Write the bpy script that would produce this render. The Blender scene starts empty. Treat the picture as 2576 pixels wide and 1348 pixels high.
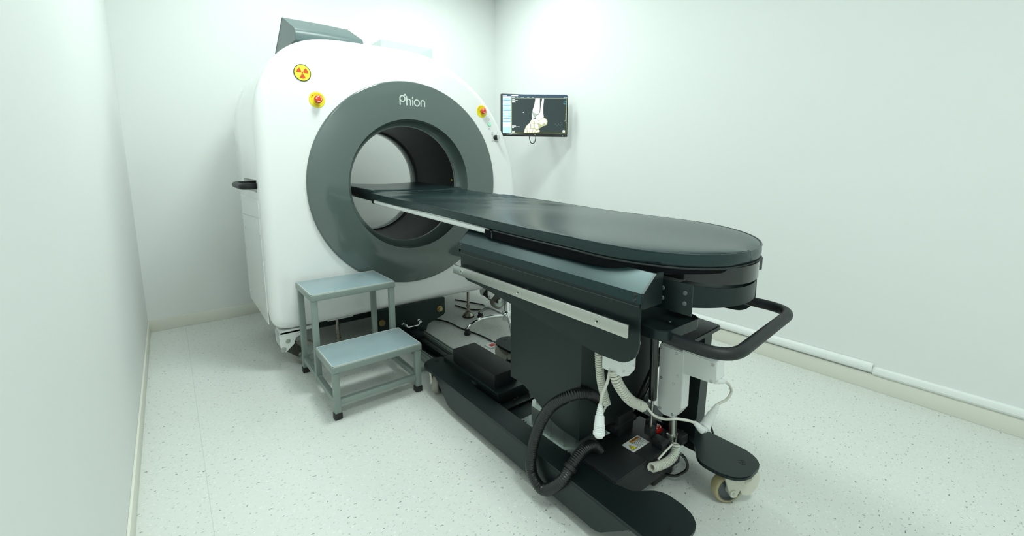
import bpy, bmesh, math, random
from mathutils import Vector, Matrix
random.seed(7)
PI = math.pi
scene = bpy.context.scene

# ------------------------------------------------------------------ camera
cam_d = bpy.data.cameras.new('camera'); cam = bpy.data.objects.new('camera', cam_d)
scene.collection.objects.link(cam); scene.camera = cam
FWD = Vector((0.6146, 0.7733, -0.1556)); RGT = Vector((0.7832, -0.6218, 0.0032)); UPV = Vector((0.0942, 0.1238, 0.9878))
m = Matrix((RGT, UPV, -FWD)).transposed().to_4x4(); m.translation = (0, 0, 1.0625)
cam.matrix_world = m
cam_d.sensor_fit = 'HORIZONTAL'; cam_d.sensor_width = 36.0
cam_d.lens = 1089.84 / 2576 * 36; cam_d.shift_y = -(674 - 584.9) / 2576
cam_d.clip_start = 0.02

# ------------------------------------------------------------------ world, exposure, lights
world = bpy.data.worlds.new('world'); scene.world = world; world.use_nodes = True
world.node_tree.nodes['Background'].inputs[0].default_value = (0.9, 1.0, 0.96, 1)
world.node_tree.nodes['Background'].inputs[1].default_value = 0.05
scene.view_settings.view_transform = 'Standard'; scene.view_settings.look = 'None'
scene.view_settings.exposure = 0.0; scene.view_settings.gamma = 1.0
scene.view_settings.use_curve_mapping = False

X0, X1, Y0, Y1, CEIL = -0.1725, 2.56, -1.0, 3.484, 2.60     # room
LIGHT_COL = (0.89, 1.0, 0.957)
LIGHTS = [(0.50, -0.40, 0.40, 0.40, 21), (0.85, 1.75, 0.40, 0.40, 24), (0.60, 2.80, 0.25, 0.25, 5.5), (1.80, 2.65, 0.40, 0.40, 11.5)]
for i, (lx, ly, sx, sy, pw) in enumerate(LIGHTS):
    ld = bpy.data.lights.new('ceiling_light_lamp', 'AREA'); ld.shape = 'RECTANGLE'; ld.size = sx; ld.size_y = sy
    ld.energy = pw; ld.color = LIGHT_COL
    lo = bpy.data.objects.new('ceiling_light_lamp', ld); scene.collection.objects.link(lo)
    lo.location = (lx, ly, CEIL - 0.022)

# ------------------------------------------------------------------ helpers
COL = scene.collection
def nodes(mat): return mat.node_tree.nodes, mat.node_tree.links
def mat(name, col, rough=0.5, metal=0.0, coat=0.0, spec=0.5, bump=None, var=None, emit=None, tint=None):
    mt = bpy.data.materials.new(name); mt.use_nodes = True
    N, L = nodes(mt); b = N['Principled BSDF']
    b.inputs['Base Color'].default_value = (*col, 1); b.inputs['Roughness'].default_value = rough
    b.inputs['Metallic'].default_value = metal; b.inputs['Specular IOR Level'].default_value = spec
    b.inputs['Coat Weight'].default_value = coat; b.inputs['Coat Roughness'].default_value = 0.05
    if tint: b.inputs['Specular Tint'].default_value = (*tint, 1)
    if emit: b.inputs['Emission Color'].default_value = (*col, 1); b.inputs['Emission Strength'].default_value = emit
    tc = N.new('ShaderNodeTexCoord')
    if bump:
        n = N.new('ShaderNodeTexNoise'); n.inputs['Scale'].default_value = bump[0]; n.inputs['Detail'].default_value = 3
        L.new(tc.outputs['Object'], n.inputs['Vector'])
        bp = N.new('ShaderNodeBump'); bp.inputs['Strength'].default_value = bump[1]; bp.inputs['Distance'].default_value = bump[2] if len(bump) > 2 else 0.001
        L.new(n.outputs['Fac'], bp.inputs['Height']); L.new(bp.outputs['Normal'], b.inputs['Normal'])
    if var:
        n2 = N.new('ShaderNodeTexNoise'); n2.inputs['Scale'].default_value = var[0]; n2.inputs['Detail'].default_value = 4
        L.new(tc.outputs['Object'], n2.inputs['Vector'])
        mx = N.new('ShaderNodeMix'); mx.data_type = 'RGBA'
        mx.inputs['A'].default_value = (*[c * (1 - var[1]) for c in col], 1); mx.inputs['B'].default_value = (*[min(1, c * (1 + var[1])) for c in col], 1)
        L.new(n2.outputs['Fac'], mx.inputs['Factor']); L.new(mx.outputs['Result'], b.inputs['Base Color'])
    return mt

def obj(name, bm, mt, parent=None, smooth=35, loc=None):
    me = bpy.data.meshes.new(name)
    bmesh.ops.recalc_face_normals(bm, faces=bm.faces[:])
    bm.to_mesh(me); bm.free()
    if mt: me.materials.append(mt)
    if smooth:
        for p in me.polygons: p.use_smooth = True
        me.set_sharp_from_angle(angle=math.radians(smooth))
    o = bpy.data.objects.new(name, me); COL.objects.link(o)
    if loc: o.location = loc
    if parent:
        o.parent = parent
        pw = parent_world(parent); o.matrix_parent_inverse = Matrix.Translation(-pw)
    return o
def parent_world(p):
    v = Vector((0, 0, 0))
    # all parents are unrotated; a child with a parent inverse keeps its own location as world location
    return Vector(p.location)
def thing(name, label, cat, loc=(0, 0, 0), group=None):
    o = bpy.data.objects.new(name, None); COL.objects.link(o); o.location = loc; o.empty_display_size = 0.05
    o['label'] = label; o['category'] = cat
    if group: o['group'] = group
    return o
def tag(o, label, cat, group=None):
    o['label'] = label; o['category'] = cat
    if group: o['group'] = group
    return o
def struct(o): o['kind'] = 'structure'; return o
def new(): return bmesh.new()

def add_mesh(bm, vs, fs):
    vv = [bm.verts.new(v) for v in vs]
    for f in fs:
        try: bm.faces.new([vv[i] for i in f])
        except ValueError: pass
    return vv
def add_box(bm, x0, x1, y0, y1, z0, z1, bev=0.0, seg=2):
    b2 = bmesh.new()
    add_mesh(b2, [(x0, y0, z0), (x1, y0, z0), (x1, y1, z0), (x0, y1, z0), (x0, y0, z1), (x1, y0, z1), (x1, y1, z1), (x0, y1, z1)],
             [(0, 3, 2, 1), (4, 5, 6, 7), (0, 1, 5, 4), (1, 2, 6, 5), (2, 3, 7, 6), (3, 0, 4, 7)])
    if bev: bmesh.ops.bevel(b2, geom=b2.edges[:], offset=bev, segments=seg, affect='EDGES', profile=0.5)
    merge(bm, b2)
def merge(bm, b2, M=None):
    b2.verts.index_update()
    vm = {}
    for v in b2.verts: vm[v] = bm.verts.new(M @ v.co if M else v.co)
    for f in b2.faces:
        try: bm.faces.new([vm[v] for v in f.verts])
        except ValueError: pass
    b2.free()
def box(name, x0, x1, y0, y1, z0, z1, mt, parent=None, bev=0.0, seg=2):
    bm = new(); add_box(bm, x0, x1, y0, y1, z0, z1, bev, seg); return obj(name, bm, mt, parent)
def basis(d):
    d = Vector(d).normalized(); a = Vector((0, 0, 1)) if abs(d.z) < 0.9 else Vector((1, 0, 0))
    u = d.cross(a).normalized(); return u, d.cross(u).normalized(), d
def add_cyl(bm, p0, p1, r0, r1=None, n=20, cap=True):
    r1 = r0 if r1 is None else r1
    p0 = Vector(p0); p1 = Vector(p1); u, v, d = basis(p1 - p0)
    a = [bm.verts.new(p0 + (u * math.cos(t) + v * math.sin(t)) * r0) for t in [2 * PI * i / n for i in range(n)]]
    b = [bm.verts.new(p1 + (u * math.cos(t) + v * math.sin(t)) * r1) for t in [2 * PI * i / n for i in range(n)]]
    for i in range(n): bm.faces.new((a[i], a[(i + 1) % n], b[(i + 1) % n], b[i]))
    if cap: bm.faces.new(a); bm.faces.new(b)
def add_lathe(bm, c, axis, prof, n=48, closed=False):
    """prof: list of (r, h) around axis at c"""
    c = Vector(c); u, v, d = basis(axis); rings = []
    for r, h in prof:
        if r < 1e-6: rings.append([bm.verts.new(c + d * h)]); continue
        rings.append([bm.verts.new(c + d * h + (u * math.cos(2 * PI * i / n) + v * math.sin(2 * PI * i / n)) * r) for i in range(n)])
    prs = list(zip(rings, rings[1:])) + ([(rings[-1], rings[0])] if closed else [])
    for A, B in prs:
        for i in range(n):
            j = (i + 1) % n
            if len(A) == 1: f = (A[0], B[j], B[i])
            elif len(B) == 1: f = (A[i], A[j], B[0])
            else: f = (A[i], A[j], B[j], B[i])
            try: bm.faces.new(f)
            except ValueError: pass
def catmull(pts, k=8, closed=False):
    P = [Vector(p) for p in pts]; n = len(P); out = []
    rng = range(n if closed else n - 1)
    for i in rng:
        p0 = P[(i - 1) % n] if closed or i > 0 else P[0] * 2 - P[1]
        p1 = P[i]; p2 = P[(i + 1) % n]
        p3 = P[(i + 2) % n] if closed or i + 2 < n else P[-1] * 2 - P[-2]
        for s in range(k):
            t = s / k
            out.append(0.5 * ((2 * p1) + (p2 - p0) * t + (2 * p0 - 5 * p1 + 4 * p2 - p3) * t * t + (3 * p1 - p0 - 3 * p2 + p3) * t ** 3))
    if not closed: out.append(P[-1].copy())
    return out
def resample(path, step):
    out = [path[0].copy()]; acc = 0
    for a, b in zip(path, path[1:]):
        L = (b - a).length
        while acc + L >= step:
            t = (step - acc) / L; a = a + (b - a) * t; out.append(a.copy()); L = (b - a).length; acc = 0
        acc += L
    return out
def frames(path):
    T = []
    for i in range(len(path)):
        a = path[max(0, i - 1)]; b = path[min(len(path) - 1, i + 1)]; T.append((b - a).normalized())
    u, v, d = basis(T[0]); F = []
    for t in T:
        u = (u - t * u.dot(t)).normalized(); F.append((u.copy(), t.cross(u).normalized()))
    return F
def add_sweep(bm, path, rad, n=12, cap=True):
    F = frames(path); rings = []
    for i, p in enumerate(path):
        r = rad(i) if callable(rad) else rad; u, v = F[i]
        rings.append([bm.verts.new(p + (u * math.cos(2 * PI * k / n) + v * math.sin(2 * PI * k / n)) * r) for k in range(n)])
    for A, B in zip(rings, rings[1:]):
        for k in range(n): bm.faces.new((A[k], A[(k + 1) % n], B[(k + 1) % n], B[k]))
    if cap: bm.faces.new(rings[0]); bm.faces.new(rings[-1])
def tube(name, pts, r, mt, parent=None, n=12, k=8, spline=True):
    bm = new(); add_sweep(bm, catmull(pts, k) if spline else [Vector(p) for p in pts], r, n); return obj(name, bm, mt, parent, 60)
def round_path(pts, rad, k=6):
    """polyline with rounded corners"""
    P = [Vector(p) for p in pts]; out = [P[0]]
    for i in range(1, len(P) - 1):
        a = (P[i - 1] - P[i]); b = (P[i + 1] - P[i]); ra = min(rad, a.length * .49); rb = min(rad, b.length * .49)
        A = P[i] + a.normalized() * ra; B = P[i] + b.normalized() * rb
        for s in range(k + 1):
            t = s / k; out.append(A * (1 - t) ** 2 + P[i] * 2 * t * (1 - t) + B * t * t)
    out.append(P[-1]); return out
def coil(name, pts, R, r, pitch, mt, parent):
    path = resample(catmull(pts, 14), pitch / 10); F = frames(path); hp = []
    for i, p in enumerate(path):
        a = 2 * PI * i / 10; u, v = F[i]; hp.append(p + (u * math.cos(a) + v * math.sin(a)) * R)
    bm = new(); add_sweep(bm, hp, r, 6); return obj(name, bm, mt, parent, 60)
def poly_prism(bm, pts, d, off=(0, 0, 0)):
    """pts: 3d polygon (planar), extruded by vector d"""
    d = Vector(d); o = Vector(off)
    a = [bm.verts.new(Vector(p) + o) for p in pts]; b = [bm.verts.new(Vector(p) + o + d) for p in pts]
    n = len(pts)
    bm.faces.new(a); bm.faces.new(b[::-1])
    for i in range(n): bm.faces.new((a[i], a[(i + 1) % n], b[(i + 1) % n], b[i]))
def prism(name, pts, d, mt, parent=None, bev=0.0, seg=2):
    bm = new(); poly_prism(bm, pts, d)
    if bev: bmesh.ops.bevel(bm, geom=bm.edges[:], offset=bev, segments=seg, affect='EDGES')
    return obj(name, bm, mt, parent)
def rounded_poly(pts, rads, k=6):
    """2d polygon with per-corner radius"""
    n = len(pts); out = []
    for i in range(n):
        p = Vector(pts[i]); a = Vector(pts[i - 1]) - p; b = Vector(pts[(i + 1) % n]) - p
        r = rads[i] if isinstance(rads, (list, tuple)) else rads
        if r <= 0: out.append(p); continue
        ang = a.angle(b); t = min(r / math.tan(ang / 2), a.length * .49, b.length * .49); rr = t * math.tan(ang / 2)
        A = p + a.normalized() * t; B = p + b.normalized() * t
        c = p + (a.normalized() + b.normalized()).normalized() * (rr / math.sin(ang / 2))
        va = A - c; vb = B - c; tot = va.angle(vb); sgn = 1 if va.x * vb.y - va.y * vb.x > 0 else -1
        for s in range(k + 1):
            th = sgn * tot * s / k; out.append(c + Vector((va.x * math.cos(th) - va.y * math.sin(th), va.x * math.sin(th) + va.y * math.cos(th))))
    return [(p.x, p.y) for p in out]
def text_bm(bm, s, size, M, bold=0.0, depth=0.0004, align='CENTER'):
    cu = bpy.data.curves.new('lettering_curve', 'FONT'); cu.body = s; cu.size = size; cu.align_x = align; cu.align_y = 'CENTER'
    cu.offset = bold; cu.extrude = depth / 2; cu.resolution_u = 3
    o = bpy.data.objects.new('lettering_curve', cu); COL.objects.link(o)
    bpy.context.view_layer.update()
    me = bpy.data.meshes.new_from_object(o.evaluated_get(bpy.context.evaluated_depsgraph_get()))
    b2 = bmesh.new(); b2.from_mesh(me); merge(bm, b2, M)
    bpy.data.objects.remove(o); bpy.data.curves.remove(cu); bpy.data.meshes.remove(me)
def MF(x, y, z):  # matrix for lettering on a face that looks toward -Y
    return Matrix.Translation((x, y, z)) @ Matrix.Rotation(PI / 2, 4, 'X')
def ribbon(bm, pts, w, M, depth=0.0006, closed=False, k=6):
    """flat stroke with round caps in the local xy plane"""
    P = [Vector((p[0], p[1])) for p in pts]; n = len(P); L = []; R = []
    for i in range(n):
        a = P[(i - 1) % n] if closed or i else P[i]; b = P[(i + 1) % n] if closed or i < n - 1 else P[i]
        d = (b - a).normalized(); nn = Vector((-d.y, d.x)) * w / 2; L.append(P[i] + nn); R.append(P[i] - nn)
    if closed:
        vs = [(p.x, p.y, z) for z in (0, depth) for p in L + R]; o = 2 * n; fs = []
        for i in range(n):
            j = (i + 1) % n
            fs += [(o + i, o + j, o + n + j, o + n + i), (i, o + i, o + j, j), (n + i, n + j, o + n + j, o + n + i), (i, j, n + j, n + i)]
        add_mesh(bm, [M @ Vector(v) for v in vs], fs); return
    def capp(c, d, sgn):
        nn = Vector((-d.y, d.x)); return [c + (nn * math.cos(t) * sgn + d * sgn * math.sin(t)) * w / 2 for t in [PI * s / k for s in range(1, k)]]
    d0 = (P[1] - P[0]).normalized(); d1 = (P[-1] - P[-2]).normalized()
    vs = []; fs = []
    for z in (0, depth): vs += [(p.x, p.y, z) for p in L + R]
    o = 2 * n
    for i in range(n - 1):
        fs += [(o + i, o + i + 1, o + n + i + 1, o + n + i), (i, o + i, o + i + 1, i + 1), (n + i, n + i + 1, o + n + i + 1, o + n + i)]
    add_mesh(bm, [M @ Vector(v) for v in vs], fs)
    for c, d in ((P[0], -d0), (P[-1], d1)):
        nn = Vector((-d.y, d.x)); cp = [c + (nn * math.cos(t) + d * math.sin(t)) * w / 2 for t in [PI * s / k for s in range(k + 1)]]
        poly_prism(bm, [M @ Vector((p.x, p.y, 0)) for p in cp], M.to_3x3() @ Vector((0, 0, depth)))
def disc_pts(cx, cy, r, n=32, a0=0, a1=2 * PI): return [(cx + r * math.cos(a0 + (a1 - a0) * i / n), cy + r * math.sin(a0 + (a1 - a0) * i / n)) for i in range(n + (0 if abs(a1 - a0 - 2 * PI) < 1e-6 else 1))]
def flat(bm, pts, M, depth=0.0006): poly_prism(bm, [M @ Vector((p[0], p[1], 0)) for p in pts], M.to_3x3() @ Vector((0, 0, depth)))

# ------------------------------------------------------------------ materials
WALL = mat('wall_paint', (0.80, 0.825, 0.81), 0.55, spec=0.3, bump=(220, 0.08, 0.0006), var=(1.3, 0.02))
CEILM = mat('ceiling_paint', (0.88, 0.89, 0.88), 0.8, bump=(150, 0.1, 0.001))
BASEM = mat('vinyl_baseboard', (0.76, 0.76, 0.68), 0.45, bump=(90, 0.05, 0.0005))
WHITEG = mat('white_gloss_plastic', (0.93, 0.94, 0.935), 0.22, coat=0.6, bump=(14, 0.02, 0.001))
WHITES = mat('white_satin_plastic', (0.80, 0.83, 0.81), 0.35, bump=(60, 0.03, 0.0005))
GREYG = mat('grey_gloss_plastic', (0.105, 0.138, 0.130), 0.12, coat=0.6, bump=(10, 0.03, 0.001))
LINER = mat('bore_liner_grey', (0.004, 0.008, 0.0085), 0.5, spec=0.3, bump=(40, 0.03, 0.0005))
GAPB = mat('black_rubber_gap', (0.004, 0.005, 0.005), 0.7, bump=(60, 0.05, 0.0005))
LETTER = mat('silver_lettering', (0.62, 0.68, 0.65), 0.4, var=(30, 0.03))
BLACKP = mat('black_powder_coat', (0.0075, 0.0125, 0.0128), 0.36, spec=0.42, tint=(.8, 1, .98), bump=(420, 0.06, 0.0004))
BLACKT = mat('black_textured_steel', (0.011, 0.014, 0.015), 0.5, spec=0.4, bump=(600, 0.25, 0.0006))
BLACKR = mat('black_rubber', (0.010, 0.011, 0.011), 0.55, bump=(120, 0.1, 0.0006))
HOSEM = mat('black_ribbed_hose', (0.008, 0.010, 0.0105), 0.28, spec=0.6, bump=(60, 0.02, 0.0004))
BLACKG = mat('black_gloss_steel', (0.008, 0.010, 0.010), 0.14, coat=0.4, bump=(40, 0.02, 0.0005))
COVERM = mat('black_anodised_cover', (0.010, 0.022, 0.025), 0.33, spec=0.5, tint=(.68, 1, 1), bump=(420, 0.02, 0.0003))
LEATH = mat('black_leatherette', (0.011, 0.023, 0.0235), 0.27, spec=0.5, tint=(.75, 1, 1), bump=(520, 0.05, 0.0003))
FELT = mat('black_fleece', (0.006, 0.007, 0.008), 0.95, spec=0.1, bump=(900, 0.6, 0.002))
STEEL = mat('brushed_stainless', (0.56, 0.57, 0.53), 0.30, metal=1.0, bump=(300, 0.06, 0.0004))
CHROME = mat('chrome', (0.80, 0.82, 0.81), 0.06, metal=1.0, bump=(20, 0.01, 0.0005))
NICKEL = mat('nickel_steel', (0.42, 0.39, 0.33), 0.25, metal=1.0, bump=(80, 0.04, 0.0004))
BRASS = mat('zinc_gold_bolt', (0.42, 0.34, 0.16), 0.32, metal=1.0, bump=(80, 0.05, 0.0004))
ALU = mat('mill_aluminium', (0.60, 0.66, 0.64), 0.34, metal=0.85, bump=(160, 0.05, 0.0004))
ALUE = mat('anodised_rail', (0.36, 0.41, 0.39), 0.42, metal=0.7, bump=(160, 0.05, 0.0004))
GREYP = mat('grey_painted_steel', (0.25, 0.305, 0.28), 0.36, spec=0.5, bump=(300, 0.08, 0.0004), var=(12, 0.03))
IVORY = mat('ivory_plastic', (0.68, 0.67, 0.57), 0.42, bump=(200, 0.05, 0.0004))
WCORD = mat('white_cord', (0.66, 0.66, 0.58), 0.45, bump=(200, 0.05, 0.0004))
BOARD = mat('white_table_edge', (0.82, 0.84, 0.83), 0.4, bump=(60, 0.04, 0.0004))
YEL = mat('yellow_label', (0.90, 0.80, 0.02), 0.4, var=(20, 0.02))
YEL2 = mat('pale_yellow_sign', (0.88, 0.80, 0.06), 0.4, var=(20, 0.02))
ORG = mat('orange_red_print', (0.72, 0.085, 0.015), 0.4, var=(20, 0.02))
RED = mat('red_mushroom_plastic', (0.80, 0.055, 0.015), 0.28, coat=0.3, bump=(60, 0.02, 0.0004))
REDD = mat('deep_red_plastic', (0.62, 0.012, 0.010), 0.28, coat=0.3, bump=(60, 0.02, 0.0004))
PRINTK = mat('black_print', (0.02, 0.02, 0.018), 0.5, var=(20, 0.05))
PRINTG = mat('grey_print', (0.30, 0.33, 0.32), 0.5, var=(20, 0.05))
PRINTW = mat('white_print', (0.86, 0.88, 0.86), 0.4, var=(20, 0.02))
ORANGE = mat('orange_band_print', (0.80, 0.36, 0.04), 0.5, var=(20, 0.05))
OLIVE = mat('olive_black_steel', (0.035, 0.038, 0.028), 0.4, bump=(80, 0.05, 0.0005))
TIRE = mat('tan_polyurethane_tyre', (0.42, 0.37, 0.20), 0.35, bump=(80, 0.05, 0.0005))
TIREG = mat('grey_tyre', (0.30, 0.28, 0.24), 0.4, bump=(80, 0.05, 0.0005))
HUBG = mat('grey_wheel_hub', (0.10, 0.115, 0.12), 0.4, bump=(80, 0.05, 0.0005))
VINYLG = mat('grey_green_vinyl', (0.095, 0.138, 0.138), 0.38, spec=0.5, bump=(260, 0.08, 0.0005))
PIPING = mat('dark_piping', (0.012, 0.016, 0.016), 0.5, bump=(200, 0.05, 0.0005))
DUCT = mat('white_duct_plastic', (0.84, 0.87, 0.85), 0.35, bump=(60, 0.03, 0.0004))
GREENL = mat('green_lamp_lens', (0.25, 0.85, 0.50), 0.25, emit=0.35)

def floor_material():
    mt = bpy.data.materials.new('speckled_vinyl'); mt.use_nodes = True; N, L = nodes(mt); b = N['Principled BSDF']
    tc = N.new('ShaderNodeTexCoord'); base = (0.71, 0.735, 0.70)
    mp = N.new('ShaderNodeMapping'); L.new(tc.outputs['Object'], mp.inputs['Vector'])
    def flecks(scale, thr, keep, rotz, sx):
        mpp = N.new('ShaderNodeMapping'); mpp.inputs['Rotation'].default_value = (0, 0, rotz); mpp.inputs['Scale'].default_value = (sx, 1, 1)
        L.new(mp.outputs['Vector'], mpp.inputs['Vector'])
        nz = N.new('ShaderNodeTexNoise'); nz.inputs['Scale'].default_value = 160; nz.inputs['Detail'].default_value = 1
        L.new(mpp.outputs['Vector'], nz.inputs['Vector'])
        ad = N.new('ShaderNodeMix'); ad.data_type = 'RGBA'; ad.inputs['Factor'].default_value = 0.012
        L.new(mpp.outputs['Vector'], ad.inputs['A']); L.new(nz.outputs['Color'], ad.inputs['B'])
        vo = N.new('ShaderNodeTexVoronoi'); vo.voronoi_dimensions = '2D'; vo.inputs['Scale'].default_value = scale
        L.new(ad.outputs['Result'], vo.inputs['Vector'])
        lt = N.new('ShaderNodeMath'); lt.operation = 'LESS_THAN'; lt.inputs[1].default_value = thr; L.new(vo.outputs['Distance'], lt.inputs[0])
        sp = N.new('ShaderNodeSeparateColor'); L.new(vo.outputs['Color'], sp.inputs['Color'])
        gt = N.new('ShaderNodeMath'); gt.operation = 'GREATER_THAN'; gt.inputs[1].default_value = 1 - keep; L.new(sp.outputs['Red'], gt.inputs[0])
        ml = N.new('ShaderNodeMath'); ml.operation = 'MULTIPLY'; L.new(lt.outputs[0], ml.inputs[0]); L.new(gt.outputs[0], ml.inputs[1])
        return ml.outputs[0]
    cur = None
    nz = N.new('ShaderNodeTexNoise'); nz.inputs['Scale'].default_value = 60; nz.inputs['Detail'].default_value = 5; L.new(tc.outputs['Object'], nz.inputs['Vector'])
    mx = N.new('ShaderNodeMix'); mx.data_type = 'RGBA'; mx.inputs['A'].default_value = (*[c * 0.95 for c in base], 1); mx.inputs['B'].default_value = (*[c * 1.04 for c in base], 1)
    L.new(nz.outputs['Fac'], mx.inputs['Factor']); cur = mx.outputs['Result']
    for scale, thr, keep, rot, sx, col in ((90, 0.15, 0.30, 0.3, 0.6, (0.80, 0.82, 0.79)), (70, 0.10, 0.40, 0.9, 0.6, (0.50, 0.51, 0.44)), (60, 0.085, 0.24, -0.5, 0.55, (0.20, 0.215, 0.215)), (130, 0.14, 0.25, 0.2, 0.7, (0.56, 0.58, 0.55))):
        k = N.new('ShaderNodeMix'); k.data_type = 'RGBA'; k.inputs['B'].default_value = (*col, 1)
        L.new(flecks(scale, thr, keep, rot, sx), k.inputs['Factor']); L.new(cur, k.inputs['A']); cur = k.outputs['Result']
    # welded sheet joint
    sx = N.new('ShaderNodeSeparateXYZ'); L.new(tc.outputs['Object'], sx.inputs['Vector'])
    s1 = N.new('ShaderNodeMath'); s1.operation = 'SUBTRACT'; s1.inputs[1].default_value = 0.0135; L.new(sx.outputs['X'], s1.inputs[0])
    s2 = N.new('ShaderNodeMath'); s2.operation = 'ABSOLUTE'; L.new(s1.outputs[0], s2.inputs[0])
    s3 = N.new('ShaderNodeMath'); s3.operation = 'LESS_THAN'; s3.inputs[1].default_value = 0.0009; L.new(s2.outputs[0], s3.inputs[0])
    s4 = N.new('ShaderNodeMath'); s4.operation = 'MULTIPLY'; s4.inputs[1].default_value = 0.35; L.new(s3.outputs[0], s4.inputs[0])
    k = N.new('ShaderNodeMix'); k.data_type = 'RGBA'; k.inputs['B'].default_value = (0.3, 0.33, 0.3, 1)
    L.new(s4.outputs[0], k.inputs['Factor']); L.new(cur, k.inputs['A'])
    L.new(k.outputs['Result'], b.inputs['Base Color']); b.inputs['Roughness'].default_value = 0.42; b.inputs['Specular IOR Level'].default_value = 0.4
    return mt
FLOOR = floor_material()

# ------------------------------------------------------------------ room shell
T = 0.08
struct(box('floor', X0 - T, X1 + T, Y0 - T, Y1 + T, -0.1, 0, FLOOR))
struct(box('ceiling', X0 - T, X1 + T, Y0 - T, Y1 + T, CEIL, CEIL + 0.1, CEILM))
struct(box('wall_back', X0 - T, X1 + T, Y1, Y1 + T, 0, CEIL, WALL))
struct(box('wall_left', X0 - T, X0, Y0, Y1, 0, CEIL, WALL))
struct(box('wall_right', X1, X1 + T, Y0, Y1, 0, CEIL, WALL))
struct(box('wall_front', X0 - T, X1 + T, Y0 - T, Y0, 0, CEIL, WALL))
struct(box('baseboard_back', X0, X1, Y1 - 0.008, Y1, 0, 0.08, BASEM, bev=0.002))
struct(box('baseboard_left', X0, X0 + 0.008, Y0, Y1 - 0.008, 0, 0.08, BASEM, bev=0.002))
struct(box('baseboard_right', X1 - 0.008, X1, Y0, Y1 - 0.008, 0, 0.08, BASEM, bev=0.002))
DIFF = mat('light_diffuser', (0.95, 1.0, 0.98), 0.6, emit=1.5)
for i, (lx, ly, sx, sy, pw) in enumerate(LIGHTS):
    where = ['over the camera by the left wall', 'over the floor in front of the scanner', 'above the left half of the scanner', 'above the right half of the scanner'][i]
    t = thing('ceiling_light', 'square recessed white ceiling light panel ' + where, 'ceiling light', (lx, ly, CEIL - 0.02), 'ceiling lights')
    bm = new()
    for a in ((lx - sx / 2 - .02, lx - sx / 2, ly - sy / 2 - .02, ly + sy / 2 + .02), (lx + sx / 2, lx + sx / 2 + .02, ly - sy / 2 - .02, ly + sy / 2 + .02), (lx - sx / 2, lx + sx / 2, ly - sy / 2 - .02, ly - sy / 2), (lx - sx / 2, lx + sx / 2, ly + sy / 2, ly + sy / 2 + .02)):
        add_box(bm, *a, CEIL - 0.02, CEIL)
    obj('frame', bm, DUCT, t); box('diffuser', lx - sx / 2, lx + sx / 2, ly - sy / 2, ly + sy / 2, CEIL - 0.015, CEIL, DIFF, t)

# ------------------------------------------------------------------ cable ducts on the right wall
def duct(name, y0, y1, w, h, z0, label, ribbed):
    prof = [(0, z0), (-w * .75, z0), (-w, z0 + h * .25), (-w, z0 + h * .6), (-w * .8, z0 + h * .88), (-w * .45, z0 + h), (0, z0 + h)]
    if ribbed:
        prof = [(0, z0)]; N_ = 14
        for i in range(N_ + 1):
            a = PI * i / N_ - PI / 2
            for dd, rr in ((-.04, 1.0), (.04, 1.0), (.1, .965)): prof.append((-w * max(0, math.cos(a + dd)) ** .6 * rr, z0 + h / 2 + h / 2 * math.sin(a + dd * .9) * .98))
        prof.append((0, z0 + h))
        prof = [(min(x, 0), z) for x, z in prof]
    bm = new(); poly_prism(bm, [(X1 + x, y0, z) for x, z in prof], (0, y1 - y0, 0)); return tag(obj(name, bm, DUCT, None, 25), label, 'cable duct')
duct('cable_duct', 0.447, Y1, 0.026, 0.047, 0.086, 'thick ribbed white cable duct along the right baseboard, beside the table', True)
duct('cable_duct', Y0 + .01, 0.446, 0.02, 0.036, 0.082, 'slim smooth white cable duct continuing the ribbed duct toward the camera', False)

# ------------------------------------------------------------------ CT scanner
GY, GB, CX, CZ = 2.36, 3.11, 1.13, 0.942
scan = thing('ct_scanner', 'large white CT scanner with grey ring and round bore', 'scanner', (CX, (GY + GB) / 2, 0))
outline = [(.345, .215), (.345, 1.25), (.352, 1.34), (.368, 1.405), (.39, 1.46), (.425, 1.523), (.468, 1.575), (.515, 1.615), (.57, 1.645), (.63, 1.664), (.70, 1.675), (.80, 1.680), (.93, 1.684), (1.06, 1.687), (1.17, 1.684), (1.26, 1.67), (1.345, 1.641),
           (1.43, 1.60), (1.505, 1.548), (1.575, 1.487), (1.645, 1.41), (1.71, 1.325), (1.76, 1.245), (1.80, 1.16), (1.835, 1.07), (1.862, .97), (1.878, .87), (1.885, .77), (1.887, .215)]
def grow(p):
    x, z = p; k = .018
    if z > .5: z = 1.0625 + (z - 1.0625) * (1 + k * min(1, max(0, (z - .5) / .5)))
    x = x * (1 + k * min(1, max(0, (x - .36) / .4))); an = math.atan2(z - CZ, x - CX); bu = .030 * max(0, math.cos((an - math.radians(28)) * 2.4)) if math.radians(-9) < an < math.radians(66) else 0
    return (x + bu * math.cos(an), z + bu * math.sin(an))
outline = [grow(p) for p in outline]
outline = rounded_poly(outline, [.07] + [.03] * (len(outline) - 2) + [.07], 5)
def dens(poly, c, N):
    out = []; n = len(poly)
    for i in range(N):
        a = 2 * PI * i / N; d = Vector((math.cos(a), math.sin(a))); best = None
        for j in range(n):
            p = Vector(poly[j]) - Vector(c); q = Vector(poly[(j + 1) % n]) - Vector(c); e = q - p
            den = d.x * e.y - d.y * e.x
            if abs(den) < 1e-9: continue
            t = (p.x * e.y - p.y * e.x) / den; s = (p.x * d.y - p.y * d.x) / den
            if t > 0 and -1e-6 <= s <= 1 + 1e-6: best = t if best is None else max(best, t)
        out.append(Vector(c) + d * best)
    return out
NO = 240
ol = dens(outline, (CX, CZ), NO)
for _ in range(2): ol = [(ol[i - 1] + ol[i] * 2 + ol[(i + 1) % NO]) / 4 for i in range(NO)]
nrm = []
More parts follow.
